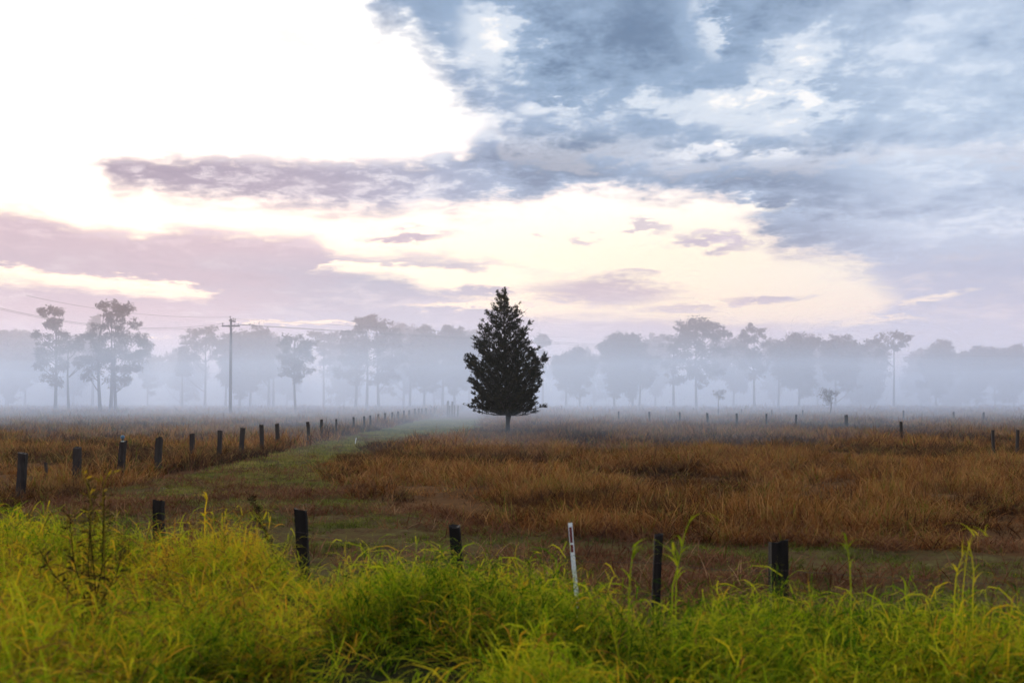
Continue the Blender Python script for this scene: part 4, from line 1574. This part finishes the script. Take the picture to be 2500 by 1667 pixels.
    M_STALK, N = new_mat('grass_stalk')
    leaf_shader(M_STALK, N, N.ramp(attr(N, 'leaf'), [(0.0, (0.05, 0.09, 0.006)), (0.4, (0.20, 0.24, 0.01)), (0.7, (0.40, 0.34, 0.014)), (1.0, (0.58, 0.33, 0.02))]), .42, .5, 0)
    stalk('small yellow weed in front of the mown strip at the left', 7.6, [[(500, 1300), (500, 1250), (505, 1215), (497, 1200)]], 6, 204, .9, .10, .016)
    stalk('tall arching yellow grass stalk at the right edge of the verge', 5.2, [[(2350, 1460), (2355, 1400), (2362, 1345), (2370, 1308), (2400, 1304), (2425, 1312)], [(2330, 1460), (2335, 1400), (2345, 1370), (2358, 1340)], [(2375, 1450), (2378, 1400), (2372, 1350), (2362, 1320)]], 6, 205, .62, .16, .010)
    stalk('pale green grass stalk leaning right beside the thin black post', 5.2, [[(1640, 1440), (1660, 1360), (1672, 1300), (1690, 1258)], [(1650, 1440), (1655, 1380), (1640, 1330)]], 5, 206, .35, .17, .013)
    stalk('single upright green stalk between thick post and right edge', 5.4, [[(2078, 1440), (2074, 1370), (2068, 1330), (2064, 1308)]], 5, 207, .35, .15, .013)
    stalk('stray green stalk between the white stake and thin black post', 5.2, [[(1535, 1450), (1540, 1390), (1545, 1350), (1548, 1325)]], 5, 208, .25, .15, .012)


build_weeds()

# ------------------------------------------------------------------ haze and the fog bank in the paddock


def vol_mat(name, dens, col, aniso=0.25):
    m = bpy.data.materials.new(name)
    m.use_nodes = True
    nt = m.node_tree
    nt.nodes.clear()
    pv = nt.nodes.new('ShaderNodeVolumePrincipled')
    pv.inputs['Color'].default_value = (*col, 1)
    pv.inputs['Density'].default_value = dens
    pv.inputs['Density Attribute'].default_value = ''
    pv.inputs['Anisotropy'].default_value = aniso
    o = nt.nodes.new('ShaderNodeOutputMaterial')
    nt.links.new(pv.outputs[0], o.inputs['Volume'])
    return m


def build_air():
    b = MB()
    b.box((0, 480, 15.5), (1860, 1130, 35))
    o = link('haze', b.mesh('haze', vol_mat('haze_air', 0.0003, (0.96, 0.975, 0.99), 0.3)))
    tag(o, 'thin morning haze over the whole paddock', 'haze', kind='stuff')
    # fog lying in the far paddock behind the lone tree: a low dense bank with an uneven top, and a tall thin one
    for k, (y0, top, dens, tint) in enumerate(((67, 8.8, .0085, (0.60, 0.775, 1.0)), (74, 26.0, .0036, (0.98, 0.86, 0.96)))):
        xs = np.concatenate([np.linspace(-880, -170, 9), np.linspace(-150, 150, 41), np.linspace(170, 880, 9)])
        rows = ([(-24, 0.05), (-6, 1.3), (0, 1.7), (1.5, top)] if k == 0 else [(0, 3.0), (1.5, top)]) + [(q, top) for q in (22, 38, 58, 82, 110, 150, 210, 320, 880)]
        nx, ny = len(xs), len(rows)
        V = []
        for x in xs:
            wv = (fbm(x, 3.0 + k, .035, 61 + k, 3) - .5) * 30
            for q, z in rows:
                zz = z * (1 + (.22 if k == 0 else .12) * (float(fbm(x, y0 + q, .03, 71 + k, 3)) - .5) * (1 if q > 5 else .3))
                V.append((x, y0 + q + (wv if q < 300 else 0), zz))
        top_n = len(V)
        for x, i in zip(xs, range(nx)):
            for j in range(ny):
                V.append((V[i * ny + j][0], V[i * ny + j][1], -.8 - .02 * k))
        Fq = []
        for i in range(nx - 1):
            for j in range(ny - 1):
                t = [i * ny + j, (i + 1) * ny + j, (i + 1) * ny + j + 1, i * ny + j + 1]
                Fq.append(t)
                Fq.append([top_n + q for q in t[::-1]])
            for j in (0, ny - 1):
                Fq.append([i * ny + j, (i + 1) * ny + j, top_n + (i + 1) * ny + j, top_n + i * ny + j])
        for i in (0, nx - 1):
            for j in range(ny - 1):
                Fq.append([i * ny + j, i * ny + j + 1, top_n + i * ny + j + 1, top_n + i * ny + j])
        me = bpy.data.meshes.new('fog_bank')
        me.from_pydata([tuple(map(float, v)) for v in V], [], Fq)
        bm = bmesh.new()
        bm.from_mesh(me)
        bmesh.ops.recalc_face_normals(bm, faces=bm.faces)
        bm.to_mesh(me)
        bm.free()
        me.materials.append(vol_mat('fog_air', dens, tint, 0.3))
        me.update()
        o = link('fog_bank', me)
        tag(o, ['low blue-white ground fog lying over the far paddock', 'deeper pale fog standing among the far trees'][k], 'fog', kind='stuff')


build_air()
